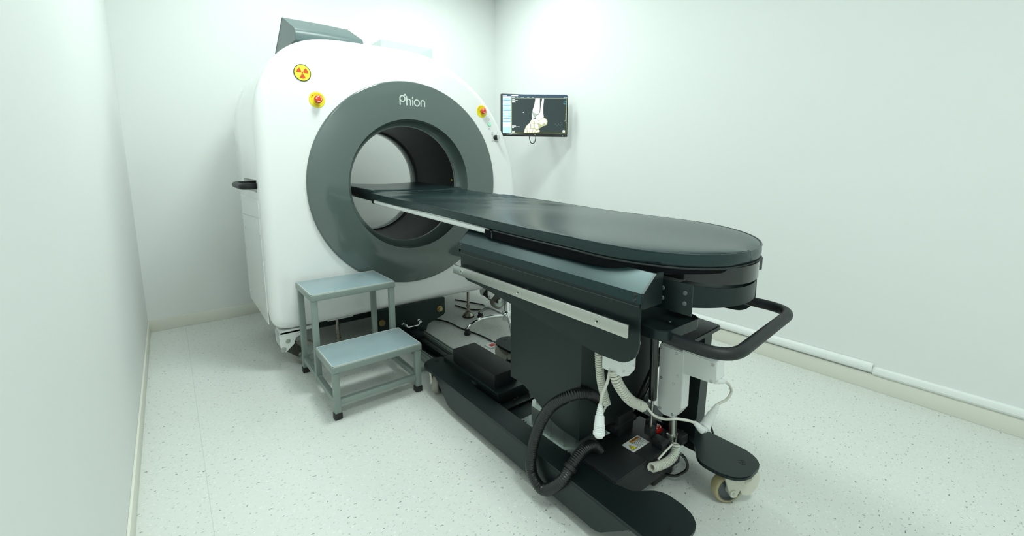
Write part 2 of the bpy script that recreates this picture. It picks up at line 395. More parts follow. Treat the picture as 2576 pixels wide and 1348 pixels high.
for i in range(NO):
    d = ol[(i + 1) % NO] - ol[i - 1]; nrm.append(Vector((d.y, -d.x)).normalized())
def ringv(bm, y, ins): return [bm.verts.new((ol[i].x - nrm[i].x * ins, y, ol[i].y - nrm[i].y * ins)) for i in range(NO)]
def circ(bm, y, R): return [bm.verts.new((CX + R * math.cos(2 * PI * i / NO), y, CZ + R * math.sin(2 * PI * i / NO))) for i in range(NO)]
FR = .05
# fillet rings run front (full inset) to side
fil = []
for s in range(9):
    th = PI / 2 * s / 8; fil.append((GY + FR * (1 - math.sin(PI / 2 - th)), FR * (1 - math.sin(th))))
bm = new()
rs = [circ(bm, GY + .05, .57), circ(bm, GY, .57), ringv(bm, GY, FR + .003)]
rs += [ringv(bm, y, i) for y, i in fil]
HY0, HY1 = 2.435, 2.865
kh = len(rs); rs += [ringv(bm, HY0, 0), ringv(bm, HY1, 0)]
BFR = .03
rs += [ringv(bm, GB - BFR + BFR * math.sin(PI / 2 * s / 5), BFR * (1 - math.cos(PI / 2 * s / 5))) for s in range(6)]
rs += [circ(bm, GB, .42), circ(bm, GB - .05, .42)]
hole = [i for i in range(NO) if ol[i].x < .4 and .905 < ol[i].y < 1.0 and .905 < ol[(i + 1) % NO].y < 1.0]
HZ1, HZ0 = ol[hole[0]].y, ol[(hole[-1] + 1) % NO].y
for q, (A, B) in enumerate(zip(rs, rs[1:])):
    for i in range(NO):
        if q == kh and i in hole: continue        # opening of the grip recess
        bm.faces.new((A[i], A[(i + 1) % NO], B[(i + 1) % NO], B[i]))
body = obj('housing', bm, WHITEG, scan, 40)
bm = new(); HX = .345; HD = .045
add_mesh(bm, [(HX, HY0, HZ0), (HX, HY1, HZ0), (HX, HY1, HZ1), (HX, HY0, HZ1), (HX + HD, HY0 + .01, HZ0 + .01), (HX + HD, HY1 - .01, HZ0 + .01), (HX + HD, HY1 - .01, HZ1 - .01), (HX + HD, HY0 + .01, HZ1 - .01)], [(0, 1, 5, 4), (1, 2, 6, 5), (2, 3, 7, 6), (3, 0, 4, 7), (4, 5, 6, 7)])
obj('grip_recess', bm, WHITES, scan, 30)
# grey ring
prof = [(.579, .05), (.579, -.008), (.5755, -.0135), (.571, -.015), (.40, -.015), (.372, -.014)]
for s in range(1, 9):
    th = PI / 2 * s / 8; prof.append((.335 + .037 * math.cos(th), -.014 + .085 * math.sin(th)))
prof += [(.335, .09), (.338, .094), (.36, .094), (.36, .05)]
bm = new(); add_lathe(bm, (CX, GY, CZ), (0, 1, 0), prof, 128, closed=True); ring = obj('front_ring', bm, GREYG, scan, 40)
bm = new(); add_lathe(bm, (CX, GY, CZ), (0, 1, 0), [(.358, .085), (.351, .085), (.351, .645), (.358, .645)], 96, closed=True); liner = obj('bore_liner', bm, LINER, scan, 40)
bm = new(); add_lathe(bm, (CX, GY, CZ), (0, 1, 0), [(.37, .645), (.349, .645), (.349, .668), (.37, .668)], 96, closed=True); obj('bore_gap', bm, GAPB, scan, 40)
bm = new(); add_lathe(bm, (CX, GY, CZ), (0, 1, 0), [(.43, .668), (.341, .668), (.337, .68), (.337, .735), (.345, .757), (.36, .765), (.43, .765)], 96, closed=True); obj('rear_ring', bm, GREYG, scan, 40)
# logo
bm = new(); YL = GY - .0152
STN = [0]
def st(pts, **k): STN[0] += 1; ribbon(bm, pts, .0066, MF(0, YL, 0), depth=.0008 + .00008 * STN[0], **k)
st([(1.0635, 1.3905), (1.0635, 1.418)]); st([(1.0785 + .015 * math.cos(a), 1.4235 + .0158 * math.sin(a)) for a in [2 * PI * i / 28 for i in range(28)]], closed=True)
flat(bm, disc_pts(1.0935, 1.4445, .0058, 16), MF(0, YL, 0), .001)
def hook(x0, x1, zt, zb):
    r = (x1 - x0) / 2; return [(x0 + r - r * math.cos(PI * s / 12), zt - r + r * math.sin(PI * s / 12)) for s in range(13)] + [(x1, zb)]
st([(1.1035, 1.4365), (1.1035, 1.3905)]); st(hook(1.1035, 1.1265, 1.4235, 1.3905)[0:])
st([(1.140, 1.4365), (1.140, 1.4295)]); st([(1.140, 1.4195), (1.140, 1.3905)])
st([(1.1655 + .0155 * math.cos(a), 1.4065 + .0168 * math.sin(a)) for a in [2 * PI * i / 28 for i in range(28)]], closed=True)
st([(1.191, 1.3905), (1.191, 1.41)]); st(hook(1.191, 1.214, 1.4235, 1.3905))
lo = obj('logo_lettering', bm, LETTER, ring, 0); lo['label'] = 'silver Phion lettering'
# radiation sign
t = new(); flat(t, disc_pts(.569, 1.4985, .0395, 48), MF(0, GY + .0005, 0), .003); sign = obj('radiation_sign', t, PRINTK, scan, 0)
t = new(); flat(t, disc_pts(.569, 1.4985, .0365, 48), MF(0, GY - .0025, 0), .001); obj('sign_face', t, YEL2, sign, 0)
t = new(); flat(t, disc_pts(.569, 1.4985, .0042, 16), MF(0, GY - .0035, 0), .0008)
for a in (PI / 6, PI * 5 / 6, -PI / 2):
    flat(t, disc_pts(.569, 1.4985, .0265, 8, a - PI / 6, a + PI / 6) + disc_pts(.569, 1.4985, .0075, 4, a + PI / 6, a - PI / 6), MF(0, GY - .0035, 0), .0008)
obj('trefoil', t, ORG, sign, 0)
def estop(x, z, R=.0385):
    y = GY
    t = new(); add_lathe(t, (x, y + .001, z), (0, -1, 0), [(0, 0), (R, 0), (R, .002), (R - .001, .003), (0, .003)], 40); e = obj('emergency_stop', t, YEL, scan)
    t = new()
    for i, ch in enumerate('EMERGENCY'):
        a = PI / 2 + (4 - i) * .29; M_ = MF(x, y - .0022, z) @ Matrix.Translation((R * .73 * math.cos(a), R * .73 * math.sin(a), 0)) @ Matrix.Rotation(a - PI / 2, 4, 'Z')
        text_bm(t, ch, .0105, M_, .0001)
    M_ = MF(x, y - .0021, z - R * .68); c = disc_pts(0, 0, .0085, 20); ribbon(t, c, .0009, M_, closed=True, depth=.0004)
    ribbon(t, [(-.0062, .004), (.0062, .004), (0, -.0068)], .0009, M_, closed=True, depth=.0004); text_bm(t, 'U', .006, M_ @ Matrix.Translation((0, .0003, 0)))
    obj('stop_lettering', t, BRASS if False else ORANGE, e, 0)
    t = new(); add_cyl(t, (x, y, z), (x, y - .018, z), .0115, n=20); obj('button_collar', t, PRINTK, e)
    t = new(); add_lathe(t, (x, y - .016, z), (0, -1, 0), [(0, 0), (.0165, 0), (.019, .003), (.0195, .008), (.0185, .013), (.015, .017), (.010, .0185), (0, .019)], 32); bt = obj('mushroom_button', t, RED, e)
    t = new()
    for a in (PI / 2 + .25, PI / 2 + .25 + 2 * PI / 3, PI / 2 + .25 + 4 * PI / 3):
        ribbon(t, disc_pts(0, 0, .0125, 8, a, a + 1.25), .002, MF(x, y - .0341, z), depth=.0012)
    obj('arrow_print', t, PRINTW, bt, 0)
estop(.629, 1.377); estop(1.624, 1.396)
t = new(); add_lathe(t, (1.682, GY, 1.318), (0, -1, 0), [(0, 0), (.0125, 0), (.0125, .003), (.0105, .004), (.0105, .003)], 24); pc = obj('pc_power_button', t, STEEL, scan)
t = new(); add_lathe(t, (1.682, GY - .002, 1.318), (0, -1, 0), [(0, 0), (.0105, 0), (.010, .003), (0, .0045)], 24); obj('lamp_lens', t, GREENL, pc)
t = new(); text_bm(t, 'PC', .016, MF(1.685, GY - .0004, 1.288)); ribbon(t, disc_pts(0, 0, .0055, 14, PI / 2 + .5, PI / 2 - .5 + 2 * PI), .0013, MF(1.680, GY - .0002, 1.349), depth=.0004); ribbon(t, [(0, .003), (0, .009)], .0013, MF(1.680, GY - .0002, 1.349), depth=.0004)
obj('pc_lettering', t, PRINTG, scan, 0)
t = new(); add_lathe(t, (1.732, GY, 1.236), (0, -1, 0), [(0, 0), (.0165, 0), (.0165, .010), (.014, .013), (0, .013)], 28); ks = obj('key_switch', t, BLACKR, scan)
t = new(); add_box(t, 1.729, 1.735, GY - .032, GY - .012, 1.228, 1.246, .001); add_box(t, 1.7275, 1.7365, GY - .046, GY - .030, 1.224, 1.250, .002); merge_ = obj('key', t, CHROME, ks)
t = new(); text_bm(t, 'POWER', .0155, MF(1.729, GY - .0004, 1.212)); text_bm(t, 'OFF', .0085, MF(1.708, GY - .0004, 1.252)); text_bm(t, 'I', .0145, MF(1.748, GY - .0004, 1.266))
ribbon(t, disc_pts(0, 0, .006, 14), .0012, MF(1.708, GY - .0002, 1.265), closed=True, depth=.0004)
obj('power_lettering', t, PRINTG, scan, 0)
# yellow arrow + laser slot inside bore on the right wall of the liner
t = new()
def bore_pt(a, y, off=.001): return Vector((CX + (.351 - off) * math.cos(a), y, CZ + (.351 - off) * math.sin(a)))
A0 = .05
poly_prism(t, [bore_pt(A0 - .008, GY + .16), bore_pt(A0 + .008, GY + .16), bore_pt(A0 + .008, GY + .36), bore_pt(A0 - .008, GY + .36)], (-.001, 0, 0)); obj('laser_slot', t, GAPB, liner, 0)
t = new(); poly_prism(t, [bore_pt(A0 - .018, GY + .15), bore_pt(A0 + .018, GY + .15), bore_pt(A0, GY + .125)], (-.0015, 0, 0)); obj('laser_arrow', t, YEL, liner, 0)
# left side panels
SX = .345
def side_plate(name, pts, d=.004):
    t = new(); poly_prism(t, [(SX + .0005, y, z) for y, z in pts], (-d, 0, 0)); bmesh.ops.bevel(t, geom=t.edges[:], offset=.0012, segments=1, affect='EDGES'); return obj(name, t, WHITEG, scan)
lowp = side_plate('service_panel', [(2.425, .25), (3.02, .25), (3.02, .765), (2.425, .792)])
side_plate('upper_panel', [(2.425, .797), (3.02, .770), (3.02, .885), (2.425, .885)])
for y, z in ((2.47, .72), (2.96, .70), (2.47, .31), (2.96, .31)):
    t = new(); add_lathe(t, (SX - .0035, y, z), (-1, 0, 0), [(0, 0), (.016, 0), (.016, .0006), (.015, .001), (0, .001)], 20); obj('panel_cap', t, WHITES, lowp)
for y, z in ((2.437, .555), (3.0, .56)):
    t = new(); add_box(t, SX - .0045, SX - .001, y - .009, y + .009, z - .007, z + .007, .001); obj('panel_latch', t, STEEL, lowp)
t = new(); add_sweep(t, round_path([(.39, 2.50, .952), (.29, 2.47, .950), (.29, 2.80, .950), (.39, 2.78, .952)], .05), .0155, 16); obj('side_handle', t, BLACKT, scan, 60)
# underside: chassis
box('chassis', .62, 1.36, 2.62, 3.02, .10, .225, BLACKP, scan, .006)
def lev_foot(x, y):
    t = new(); add_cyl(t, (x, y, .03), (x, y, .215), .0095, n=16); s = obj('levelling_foot', t, NICKEL, scan)
    t = new(); add_lathe(t, (x, y, .048), (0, 0, 1), [(0, 0), (.016, 0), (.016, .016), (0, .016)], 6); add_lathe(t, (x, y, .072), (0, 0, 1), [(0, 0), (.014, 0), (.014, .014), (0, .014)], 6); obj('lock_nut', t, NICKEL, s, 20)
    t = new(); add_lathe(t, (x, y, .004), (0, 0, 1), [(0, 0), (.040, 0), (.041, .008), (.030, .024), (.014, .038), (0, .04)], 32); obj('foot_pad', t, NICKEL, s)
    t = new(); add_lathe(t, (x, y, 0), (0, 0, 1), [(0, 0), (.042, 0), (.042, .008), (0, .008)], 32); obj('rubber_sole', t, BLACKR, s)
lev_foot(1.583, 2.485); lev_foot(.70, 2.50)
box('foot_plate', .63, .77, 2.43, 2.53, .198, .214, WHITES, scan, .002); box('foot_plate', 1.51, 1.66, 2.43, 2.53, .198, .214, WHITES, scan, .002)
def gcaster(x, y, s):
    # bracket in the xz plane at y; s = +1 arm leads to +x
    P = lambda dx, z, yy: (x + s * dx, yy, z)
    t = new(); pl = [(.0, .205), (.105, .205), (.105, .18), (.07, .165), (.062, .135), (.02, .098), (.004, .105), (-.004, .13), (-.006, .19)]
    poly_prism(t, [P(a, z, y) for a, z in rounded_poly(pl, .006, 3)], (0, .012, 0)); poly_prism(t, [P(a, z, y + .10) for a, z in rounded_poly(pl, .006, 3)], (0, .012, 0))
    add_box(t, min(x, x + s * .16), max(x, x + s * .16), y, y + .115, .196, .214); br = obj('caster_bracket', t, WHITES, scan)
    t = new(); arm = [(.012, .108), (.052, .152), (.108, .086), (.10, .052), (.085, .05), (.073, .056)]
    for yy in (y + .008, y + .092):
        t = new(); poly_prism(t, [P(a, z, yy) for a, z in rounded_poly(arm, .008, 3)], (0, .009, 0)); obj('caster_arm', t, OLIVE, br)
    wc = (x + s * .115, y + .022, .062)
    t = new(); add_lathe(t, wc, (0, 1, 0), [(.046, 0), (.058, .003), (.062, .012), (.062, .042), (.058, .052), (.046, .055)], 36); obj('tyre', t, TIREG, br)
    t = new(); add_lathe(t, wc, (0, 1, 0), [(0, .012), (.016, .004), (.02, .012), (.038, .016), (.044, .004), (.047, .0), (.047, .055), (0, .05)], 36); obj('wheel_hub', t, ALU, br)
    for a, z, rr in ((.008, .115, .009), (.032, .155, .0075), (.09, .068, .009)):
        t = new(); add_cyl(t, P(a, z, y + .004), P(a, z, y - .008), rr, n=6); add_cyl(t, P(a, z, y + .004), P(a, z, y - .003), rr * 1.5, n=20); obj('bolt', t, STEEL, br, 20)
    return br
gcaster(.385, 2.385, 1); gcaster(1.745, 2.46, 1)
gcaster(.43, 2.93, 1)
# black tow bracket in front
t = new(); bp = rounded_poly([(.865, .225), (1.322, .225), (1.322, .115), (1.20, .075), (1.185, .03), (.98, .03), (.97, .075), (.865, .10)], [.004, .004, .02, .02, .01, .01, .02, .02])
poly_prism(t, [(a, 2.352, z) for a, z in bp], (0, .02, 0)); brk = obj('dock_bracket', t, BLACKP, scan)
for x, z in ((.905, .150), (1.284, .157)):
    t = new(); add_cyl(t, (x, 2.353, z), (x, 2.348, z), .019, n=28); obj('washer', t, BRASS, brk); t = new(); add_cyl(t, (x, 2.35, z), (x, 2.333, z), .0145, n=6); obj('hex_bolt', t, BRASS, brk, 20)
t = new()
for x in (1.035, 1.135):
    add_lathe(t, (x, 2.352, .113), (0, -1, 0), [(0, 0), (.010, 0), (.010, .004), (.006, .005), (.006, .014), (.009, .016), (.009, .030), (0, .031)], 16)
add_sweep(t, round_path([(1.045, 2.327, .113), (1.05, 2.322, .095), (1.125, 2.322, .095), (1.13, 2.327, .113)], .012), .0042, 10); obj('dock_handle', t, CHROME, brk, 50)

# ------------------------------------------------------------------ wedge cushion and acrylic tray on the scanner
t = new(); yz = [(2.56, 1.698), (2.56, 1.752), (2.83, 1.874), (3.12, 1.70)]
bmx = new()
NXc, rows = 14, []
sec = rounded_poly([(a, b) for a, b in yz], [.012, .035, .03, .015], 4)
xs = [.597 + (.95 - .597) * i / NXc for i in range(NXc + 1)]
cyz = Vector((2.74, 1.75))
for i, x in enumerate(xs):
    u_ = i / NXc; puff = .006 * math.sin(PI * u_) ** .5 if 0 < u_ < 1 else 0
    rows.append([bmx.verts.new((x, p[0] + (p[0] - cyz.x) * puff * 2.0, max(1.6985, p[1] + (.004 * math.sin(PI * u_) if p[1] > 1.70 else 0) - (.006 if u_ in (0, 1) and False else 0)))) for p in sec])
n_ = len(sec)
for A, B in zip(rows, rows[1:]):
    for k in range(n_): bmx.faces.new((A[k], A[(k + 1) % n_], B[(k + 1) % n_], B[k]))
bmx.faces.new(rows[0]); bmx.faces.new(rows[-1]); t.free()
wc_ = thing('wedge_cushion', 'grey-green vinyl wedge cushion lying on top of the scanner', 'cushion', (.77, 2.8, 1.687)); obj('cushion_body', bmx, VINYLG, wc_, 30)
for x in (.597, .95):
    t = new(); add_sweep(t, [Vector((x, a, max(b, 1.700))) for a, b in sec] + [Vector((x, sec[0][0], max(sec[0][1], 1.700)))], .0018, 6); obj('piping', t, VINYLG, wc_, 60)
ac = bpy.data.materials.new('clear_acrylic'); ac.use_nodes = True; N, L = nodes(ac); N.remove(N['Principled BSDF'])
tr = N.new('ShaderNodeBsdfTransparent'); tr.inputs['Color'].default_value = (.95, .985, .975, 1)
gl = N.new('ShaderNodeBsdfGlossy'); gl.inputs['Roughness'].default_value = .05; gl.inputs['Color'].default_value = (.95, 1, .98, 1)
lw_ = N.new('ShaderNodeLayerWeight'); lw_.inputs['Blend'].default_value = .18; tn = N.new('ShaderNodeTexNoise'); tn.inputs['Scale'].default_value = 12
ra = N.new('ShaderNodeMath'); ra.operation = 'MULTIPLY_ADD'; ra.inputs[1].default_value = .5; ra.inputs[2].default_value = .03; L.new(lw_.outputs['Facing'], ra.inputs[0])
ra2 = N.new('ShaderNodeMath'); ra2.operation = 'MULTIPLY_ADD'; ra2.inputs[1].default_value = .04; L.new(tn.outputs['Fac'], ra2.inputs[0]); L.new(ra.outputs[0], ra2.inputs[2])
mx_ = N.new('ShaderNodeMixShader'); L.new(ra2.outputs[0], mx_.inputs['Fac']); L.new(tr.outputs[0], mx_.inputs[1]); L.new(gl.outputs[0], mx_.inputs[2]); L.new(mx_.outputs[0], N['Material Output'].inputs['Surface'])
ab = thing('acrylic_box', 'clear acrylic box on top of the scanner beside the wedge cushion', 'box', (1.195, 2.62, 1.687))
AZ = 1.6995
for nm, a in (('side_pane', (1.030, 1.034, 2.50, 2.74, AZ, 1.762)), ('side_pane', (1.356, 1.360, 2.50, 2.74, AZ - .012, 1.762)), ('front_pane', (1.034, 1.356, 2.50, 2.504, AZ, 1.762)), ('back_pane', (1.034, 1.356, 2.736, 2.74, AZ, 1.762)), ('bottom_pane', (1.034, 1.356, 2.504, 2.736, AZ, AZ + .004))):
    box(nm, *a, ac, ab, .0006, 1)

# ------------------------------------------------------------------ floor rail joining scanner and table
rl = thing('floor_rail', 'aluminium and black guide rail on the floor between scanner and table', 'rail', (1.11, 2.0, 0))
for x in (1.02, 1.165):
    t = new(); w = .018
    add_box(t, x - w, x + w, 1.30, 2.60, 0, .034, .002)
    for dx in (-.009, .009): add_box(t, x + dx - .003, x + dx + .003, 1.30, 2.60, .034, .039, .001)
    obj('side_rail', t, ALUE, rl)
t = new(); add_box(t, 1.038, 1.147, 1.30, 2.58, 0.0, .012); add_box(t, 1.085, 1.115, 1.30, 2.56, .012, .04, .002); obj('channel', t, BLACKP, rl)
for y in (1.86, 1.96, 2.06, 2.16, 2.26):
    t = new(); add_cyl(t, (1.10, y, .038), (1.10, y, .0415), .005, n=12); obj('rail_screw', t, GAPB, rl)
box('rail_stop', 1.06, 1.12, 2.25, 2.33, .04, .07, BLACKP, rl, .003)
t = new(); add_box(t, .97, 1.00, 1.92, 1.96, 0, .012); add_box(t, .93, 1.002, 1.925, 1.945, .012, .022); obj('rail_bracket', t, ALUE, rl)

# ------------------------------------------------------------------ step stool
ss = thing('step_stool', 'grey two-step metal footstool in front of the scanner', 'step stool', (.70, 2.4, 0))
SL, SR, SF, SM, SB, H1, H2 = .459, .862, 1.757, 2.012, 2.325, .237, .474
def tread(y0, y1, z):
    t = new(); add_box(t, SL, SR, y0, y1, z - .03, z, .004, 3); tr = obj('tread', t, GREYP, ss)
    t = new(); add_box(t, SL + .006, SR - .006, y0 + .006, y1 - .006, z - .004, z + .0022, .001); obj('tread_pad', t, TREADM, tr)
    t = new()
    for a in ((SL + .003, SL + .007, y0 + .003, y1 - .003), (SR - .007, SR - .003, y0 + .003, y1 - .003), (SL + .003, SR - .003, y0 + .003, y0 + .007), (SL + .003, SR - .003, y1 - .007, y1 - .003)): add_box(t, *a, z - .002, z + .0032, .0008)
    obj('edge_trim', t, STEELP, tr)
TREADM = mat('blue_grey_rubber_tread', (0.29, 0.385, 0.41), 0.34, spec=0.5, bump=(180, 0.12, 0.0005), var=(9, 0.12)); STEELP = mat('pale_edge_strip', (0.52, 0.57, 0.54), 0.3, var=(30, .03))
tread(SF, SM, H1); tread(SM + .022, SB, H2)
LW = .026
def leg(x, y, h):
    t = new(); add_box(t, x, x + LW, y, y + LW, .02, h, .002); l = obj('leg', t, GREYP, ss)
    t = new(); add_box(t, x - .003, x + LW + .003, y - .003, y + LW + .003, 0, .028, .003); obj('foot_cap', t, BLACKR, l)
for x in (SL + .004, SR - LW - .004):
    leg(x, SF + .006, H1 - .0295); leg(x, SB - LW - .006, H2 - .0295)
    t = new(); add_box(t, x, x + LW, SM + .026, SM + .026 + LW, .06, H2 - .028, .002); obj('post', t, GREYP, ss)
    t = new(); add_box(t, x + .002, x + LW - .002, SF + .006 + LW, SB - LW - .006, .060, .086, .002); obj('side_bar', t, GREYP, ss)
    t = new(); add_box(t, x + .002, x + LW - .002, SF + .02, SM + .012, H1 - .045, H1 - .029, .002); obj('upper_bar', t, GREYP, ss)
for y in (SF + .008, SB - LW - .004):
    t = new(); add_box(t, SL + LW + .004, SR - LW - .004, y, y + .022, .060, .086, .002); obj('cross_bar', t, GREYP, ss)

# ------------------------------------------------------------------ patient table
TX = 1.135
tb = thing('patient_table', 'black motorised patient table with white actuator and U-shaped push handle', 'table', (TX, 1.15, 0))
def tz(y): return .848 + .028 * y
def mirror(x): return 2 * TX - x
PZ = .137          # top of the base plates
def base_beam(s):
    X = lambda x: x if s < 0 else mirror(x)
    # pad outline seen from above: rounded ends, notched middle
    pts = [(.858, .472), (1.03, .472), (1.035, .605), (.965, .655), (.942, .73), (.938, 1.43), (.968, 1.53), (1.0, 1.62), (1.0, 1.782), (.858, 1.782)]
    pl = rounded_poly(pts, [.065, .075, .06, .03, .03, .05, .05, .05, .07, .065], 7)
    t = new(); poly_prism(t, [(X(a), b, PZ - .012) for a, b in pl], (0, 0, .012)); bmesh.ops.bevel(t, geom=[e for e in t.edges if abs(e.verts[0].co.z - e.verts[1].co.z) < 1e-6], offset=.0025, segments=2, affect='EDGES')
    bmn = obj('base_beam', t, BLACKP, tb)
    side = rounded_poly([(1.635, PZ - .004), (1.515, .034), (.69, .038), (.575, PZ - .004)], [0, .06, .06, 0], 6)
    t = new(); x0 = X(.858)
    poly_prism(t, [(x0, a, b) for a, b in side], (.006 * (1 if s < 0 else -1), 0, 0)); obj('beam_skirt', t, BLACKP, bmn)
    t = new(); inner = rounded_poly([(1.52, PZ - .004), (1.47, .05), (.76, .05), (.71, PZ - .004)], [0, .03, .03, 0], 4)
    poly_prism(t, [(X(.932), a, b) for a, b in inner], (.006 * (1 if s < 0 else -1), 0, 0)); obj('beam_web', t, BLACKP, bmn)
    for y in (.515, 1.742):
        t = new(); xx = X(.93); add_lathe(t, (xx, y, PZ - .001), (0, 0, 1), [(.011, 0), (.011, .0016), (.0085, .0016), (.0085, .0006), (0, .0006)], 24); sc = obj('pivot_bolt', t, BLACKT, bmn)
        t = new(); add_cyl(t, (xx, y, PZ - .001), (xx, y, PZ + .0004), .004, n=6); obj('bolt_socket', t, GAPB, sc)
    return bmn
base_beam(-1); base_beam(1)
def caster(x, y, ang, tyre):
    """ang: heading of the trail direction"""
    d = Vector((math.cos(ang), math.sin(ang), 0)); ax = Vector((-d.y, d.x, 0)); c = Vector((x, y, 0)) + d * .028 + Vector((0, 0, .05))
    t = new(); prf = rounded_poly([(-.034, .122), (.052, .122), (.056, .10), (.034, .035), (.016, .030), (-.006, .075), (-.034, .09)], [.004, .02, .02, .012, .012, .03, .01], 5)
    o = Vector((x, y, 0))
    for sgn in (-1, 1): poly_prism(t, [o + d * a + Vector((0, 0, z)) + ax * (sgn * .027 - .004) for a, z in prf], ax * .008)
    dome = rounded_poly([(-.038, .122), (.058, .122), (.06, .105), (.045, .098), (-.038, .098)], [.004, .01, .01, .004, .01], 3)
    poly_prism(t, [o + d * a + Vector((0, 0, z)) - ax * .031 for a, z in dome], ax * .062)
    bk = rounded_poly([(-.056, .122), (.03, .122), (.03, .104), (.008, .075), (-.004, .040), (-.034, .036), (-.056, .060), (-.062, .095)], [.015, .004, .004, .02, .012, .02, .025, .02], 4); poly_prism(t, [o + d * a + Vector((0, 0, z)) - ax * .031 for a, z in bk], ax * .062)
    add_cyl(t, o + Vector((0, 0, .115)), o + Vector((0, 0, .1255)), .03, n=28)
    cs = obj('caster', t, IVORY, tb, 30)
    t = new(); add_lathe(t, c - ax * .016, ax, [(.039, 0), (.047, .002), (.05, .008), (.05, .024), (.047, .03), (.039, .032)], 36); obj('tyre', t, tyre, cs)
    t = new(); add_lathe(t, c - ax * .0165, ax, [(0, .004), (.012, .001), (.015, .008), (.034, .008), (.037, .0), (.0395, -.0005), (.0395, .033), (.037, .033), (.034, .025), (.015, .025), (0, .03)], 36); obj('wheel_hub', t, HUBG, cs)
    t = new(); add_cyl(t, c - ax * .036, c + ax * .036, .0115, n=20); obj('axle_cap', t, IVORY, cs); t = new(); add_cyl(t, c - ax * .0375, c + ax * .0375, .005, n=6); obj('axle_bolt', t, STEEL, cs)
    return cs
caster(mirror(.935), .53, math.radians(150), TIRE); caster(.935, .53, math.radians(200), TIRE); caster(.935, 1.725, math.radians(222), TIREG); cr = caster(mirror(.935), 1.725, math.radians(-35), TIRE)
# brake pedal on the rear right caster
t = new(); add_box(t, 1.285, 1.345, 1.80, 1.86, .075, .085, .004); pe = obj('brake_pedal', t, WHITES, cr)
t = new(); add_box(t, 1.300, 1.335, 1.812, 1.838, .084, .088, .001); obj('pedal_grip', t, REDD, pe)
# deck between the beams
box('deck', .942, mirror(.942), .875, 1.62, .072, .0885, BLACKP, tb, .002)
# rear motor box on its plate
pl = box('motor_plate', .945, 1.20, 1.26, 1.80, .09, .10, BLACKP, tb, .002)
box('motor_tray', .965, 1.145, 1.30, 1.74, .10, .15, BLACKP, tb, .003)
box('motor_box', .979, 1.10, 1.342, 1.672, .15, .209, BLACKT, tb, .0015)
for x, y in ((.965, 1.29), (1.03, 1.275), (1.05, 1.285), (1.11, 1.275)):
    t = new(); add_cyl(t, (x, y, .10), (x, y, .118), .0045, n=10); obj('stud', t, NICKEL, tb)
# aluminium lifting column
cp = box('column_plate', .968, 1.245, .905, 1.172, .092, .10, ALU, tb, .001)
for x in (.98, 1.232):
    for y in (.918, .932, 1.145, 1.158):
        t = new(); add_cyl(t, (x, y, .0985), (x, y, .1007), .0035, n=12); obj('plate_hole', t, GAPB, cp)
def octo(x0, x1, y0, y1, c): return [(x0 + c, y0), (x1 - c, y0), (x1, y0 + c), (x1, y1 - c), (x1 - c, y1), (x0 + c, y1), (x0, y1 - c), (x0, y0 + c)]
def column(name, x0, x1, y0, y1, c, z0, z1, grooves):
    pts = octo(x0, x1, y0, y1, c)
    if grooves:
        ym = (y0 + y1) / 2; g = .006
        pts = [(x0 + c, y0), (x1 - c, y0), (x1, y0 + c), (x1, y1 - c), (x1 - c, y1), (x0 + c, y1), (x0, y1 - c), (x0, ym + .03), (x0 + g, ym + .03), (x0 + g, ym + .018), (x0, ym + .018), (x0, ym - .018), (x0 + g, ym - .018), (x0 + g, ym - .03), (x0, ym - .03), (x0, y0 + c)]
    t = new(); poly_prism(t, [(a, b, z0) for a, b in pts], (0, 0, z1 - z0)); return obj(name, t, ALU, tb, 20)
column('column_foot', .988, 1.225, .925, 1.152, .03, .10, .175, True)
column('column_inner', 1.0, 1.212, .937, 1.14, .028, .175, .55, True)
# column shroud: sheet box with a curved lower edge
SHX0, SHX1, SHY0, SHY1 = .948, mirror(.948), .848, 1.198
t = new(); ys = [SHY0 + (SHY1 - SHY0) * i / 24 for i in range(25)]
def low(y):
    u_ = (y - SHY0) / (SHY1 - SHY0)
    w_ = min(1, max(0, (y - .93) / .22)); return .197 + .077 * (3 * w_ ** 2 - 2 * w_ ** 3)
for x in (SHX0, SHX1 - .004):
    poly_prism(t, [(x, y, low(y)) for y in ys] + [(x, SHY1, .64), (x, SHY0, .64)], (.004, 0, 0))
add_box(t, SHX0 + .004, SHX1 - .004, SHY0, SHY0 + .004, low(SHY0), .64); add_box(t, SHX0 + .004, SHX1 - .004, SHY1 - .004, SHY1, low(SHY1), .64)
obj('column_shroud', t, BLACKP, tb, 20)
# front electronics box
eb = box('control_box', .947, 1.30, .70, .868, .048, PZ + .003, BLACKT, tb, .002)
box('box_lid', .947, 1.10, .70, .868, PZ + .003, PZ + .009, BLACKT, eb, .0015)
# warning label: lies on top of the box; its text runs along -y
MS = Matrix.Translation((1.105, .753, PZ + .0032)); LWd, LHt = .088, .048
def lab(bm_, pts, z): flat(bm_, pts, MS @ Matrix.Translation((0, 0, z)), .0002)
t = new(); lab(t, [(0, 0), (LWd, 0), (LWd, LHt), (0, LHt)], 0); wl = obj('warning_label', t, PRINTW, eb, 0); wl['label'] = 'white electrical warning label with yellow triangle'
t = new(); lab(t, [(.034, .034), (.080, .034), (.080, .045), (.034, .045)], .0002); obj('warning_band', t, ORANGE, wl, 0)
t = new(); lab(t, [(.005, .008), (.033, .008), (.019, .033)], .0002); obj('triangle_border', t, PRINTK, wl, 0)
t = new(); lab(t, [(.0078, .0097), (.0302, .0097), (.019, .0297)], .0004); obj('triangle_face', t, YEL, wl, 0)
t = new(); MM = MS @ Matrix.Translation((0, 0, .0006)); ribbon(t, [(.0195, .0265), (.0168, .019), (.0205, .0192), (.018, .0125)], .0012, MM, depth=.0002)
text_bm(t, 'WARNING', .0098, MS @ Matrix.Translation((.0595, .0395, .0006)), .0002, .0002)
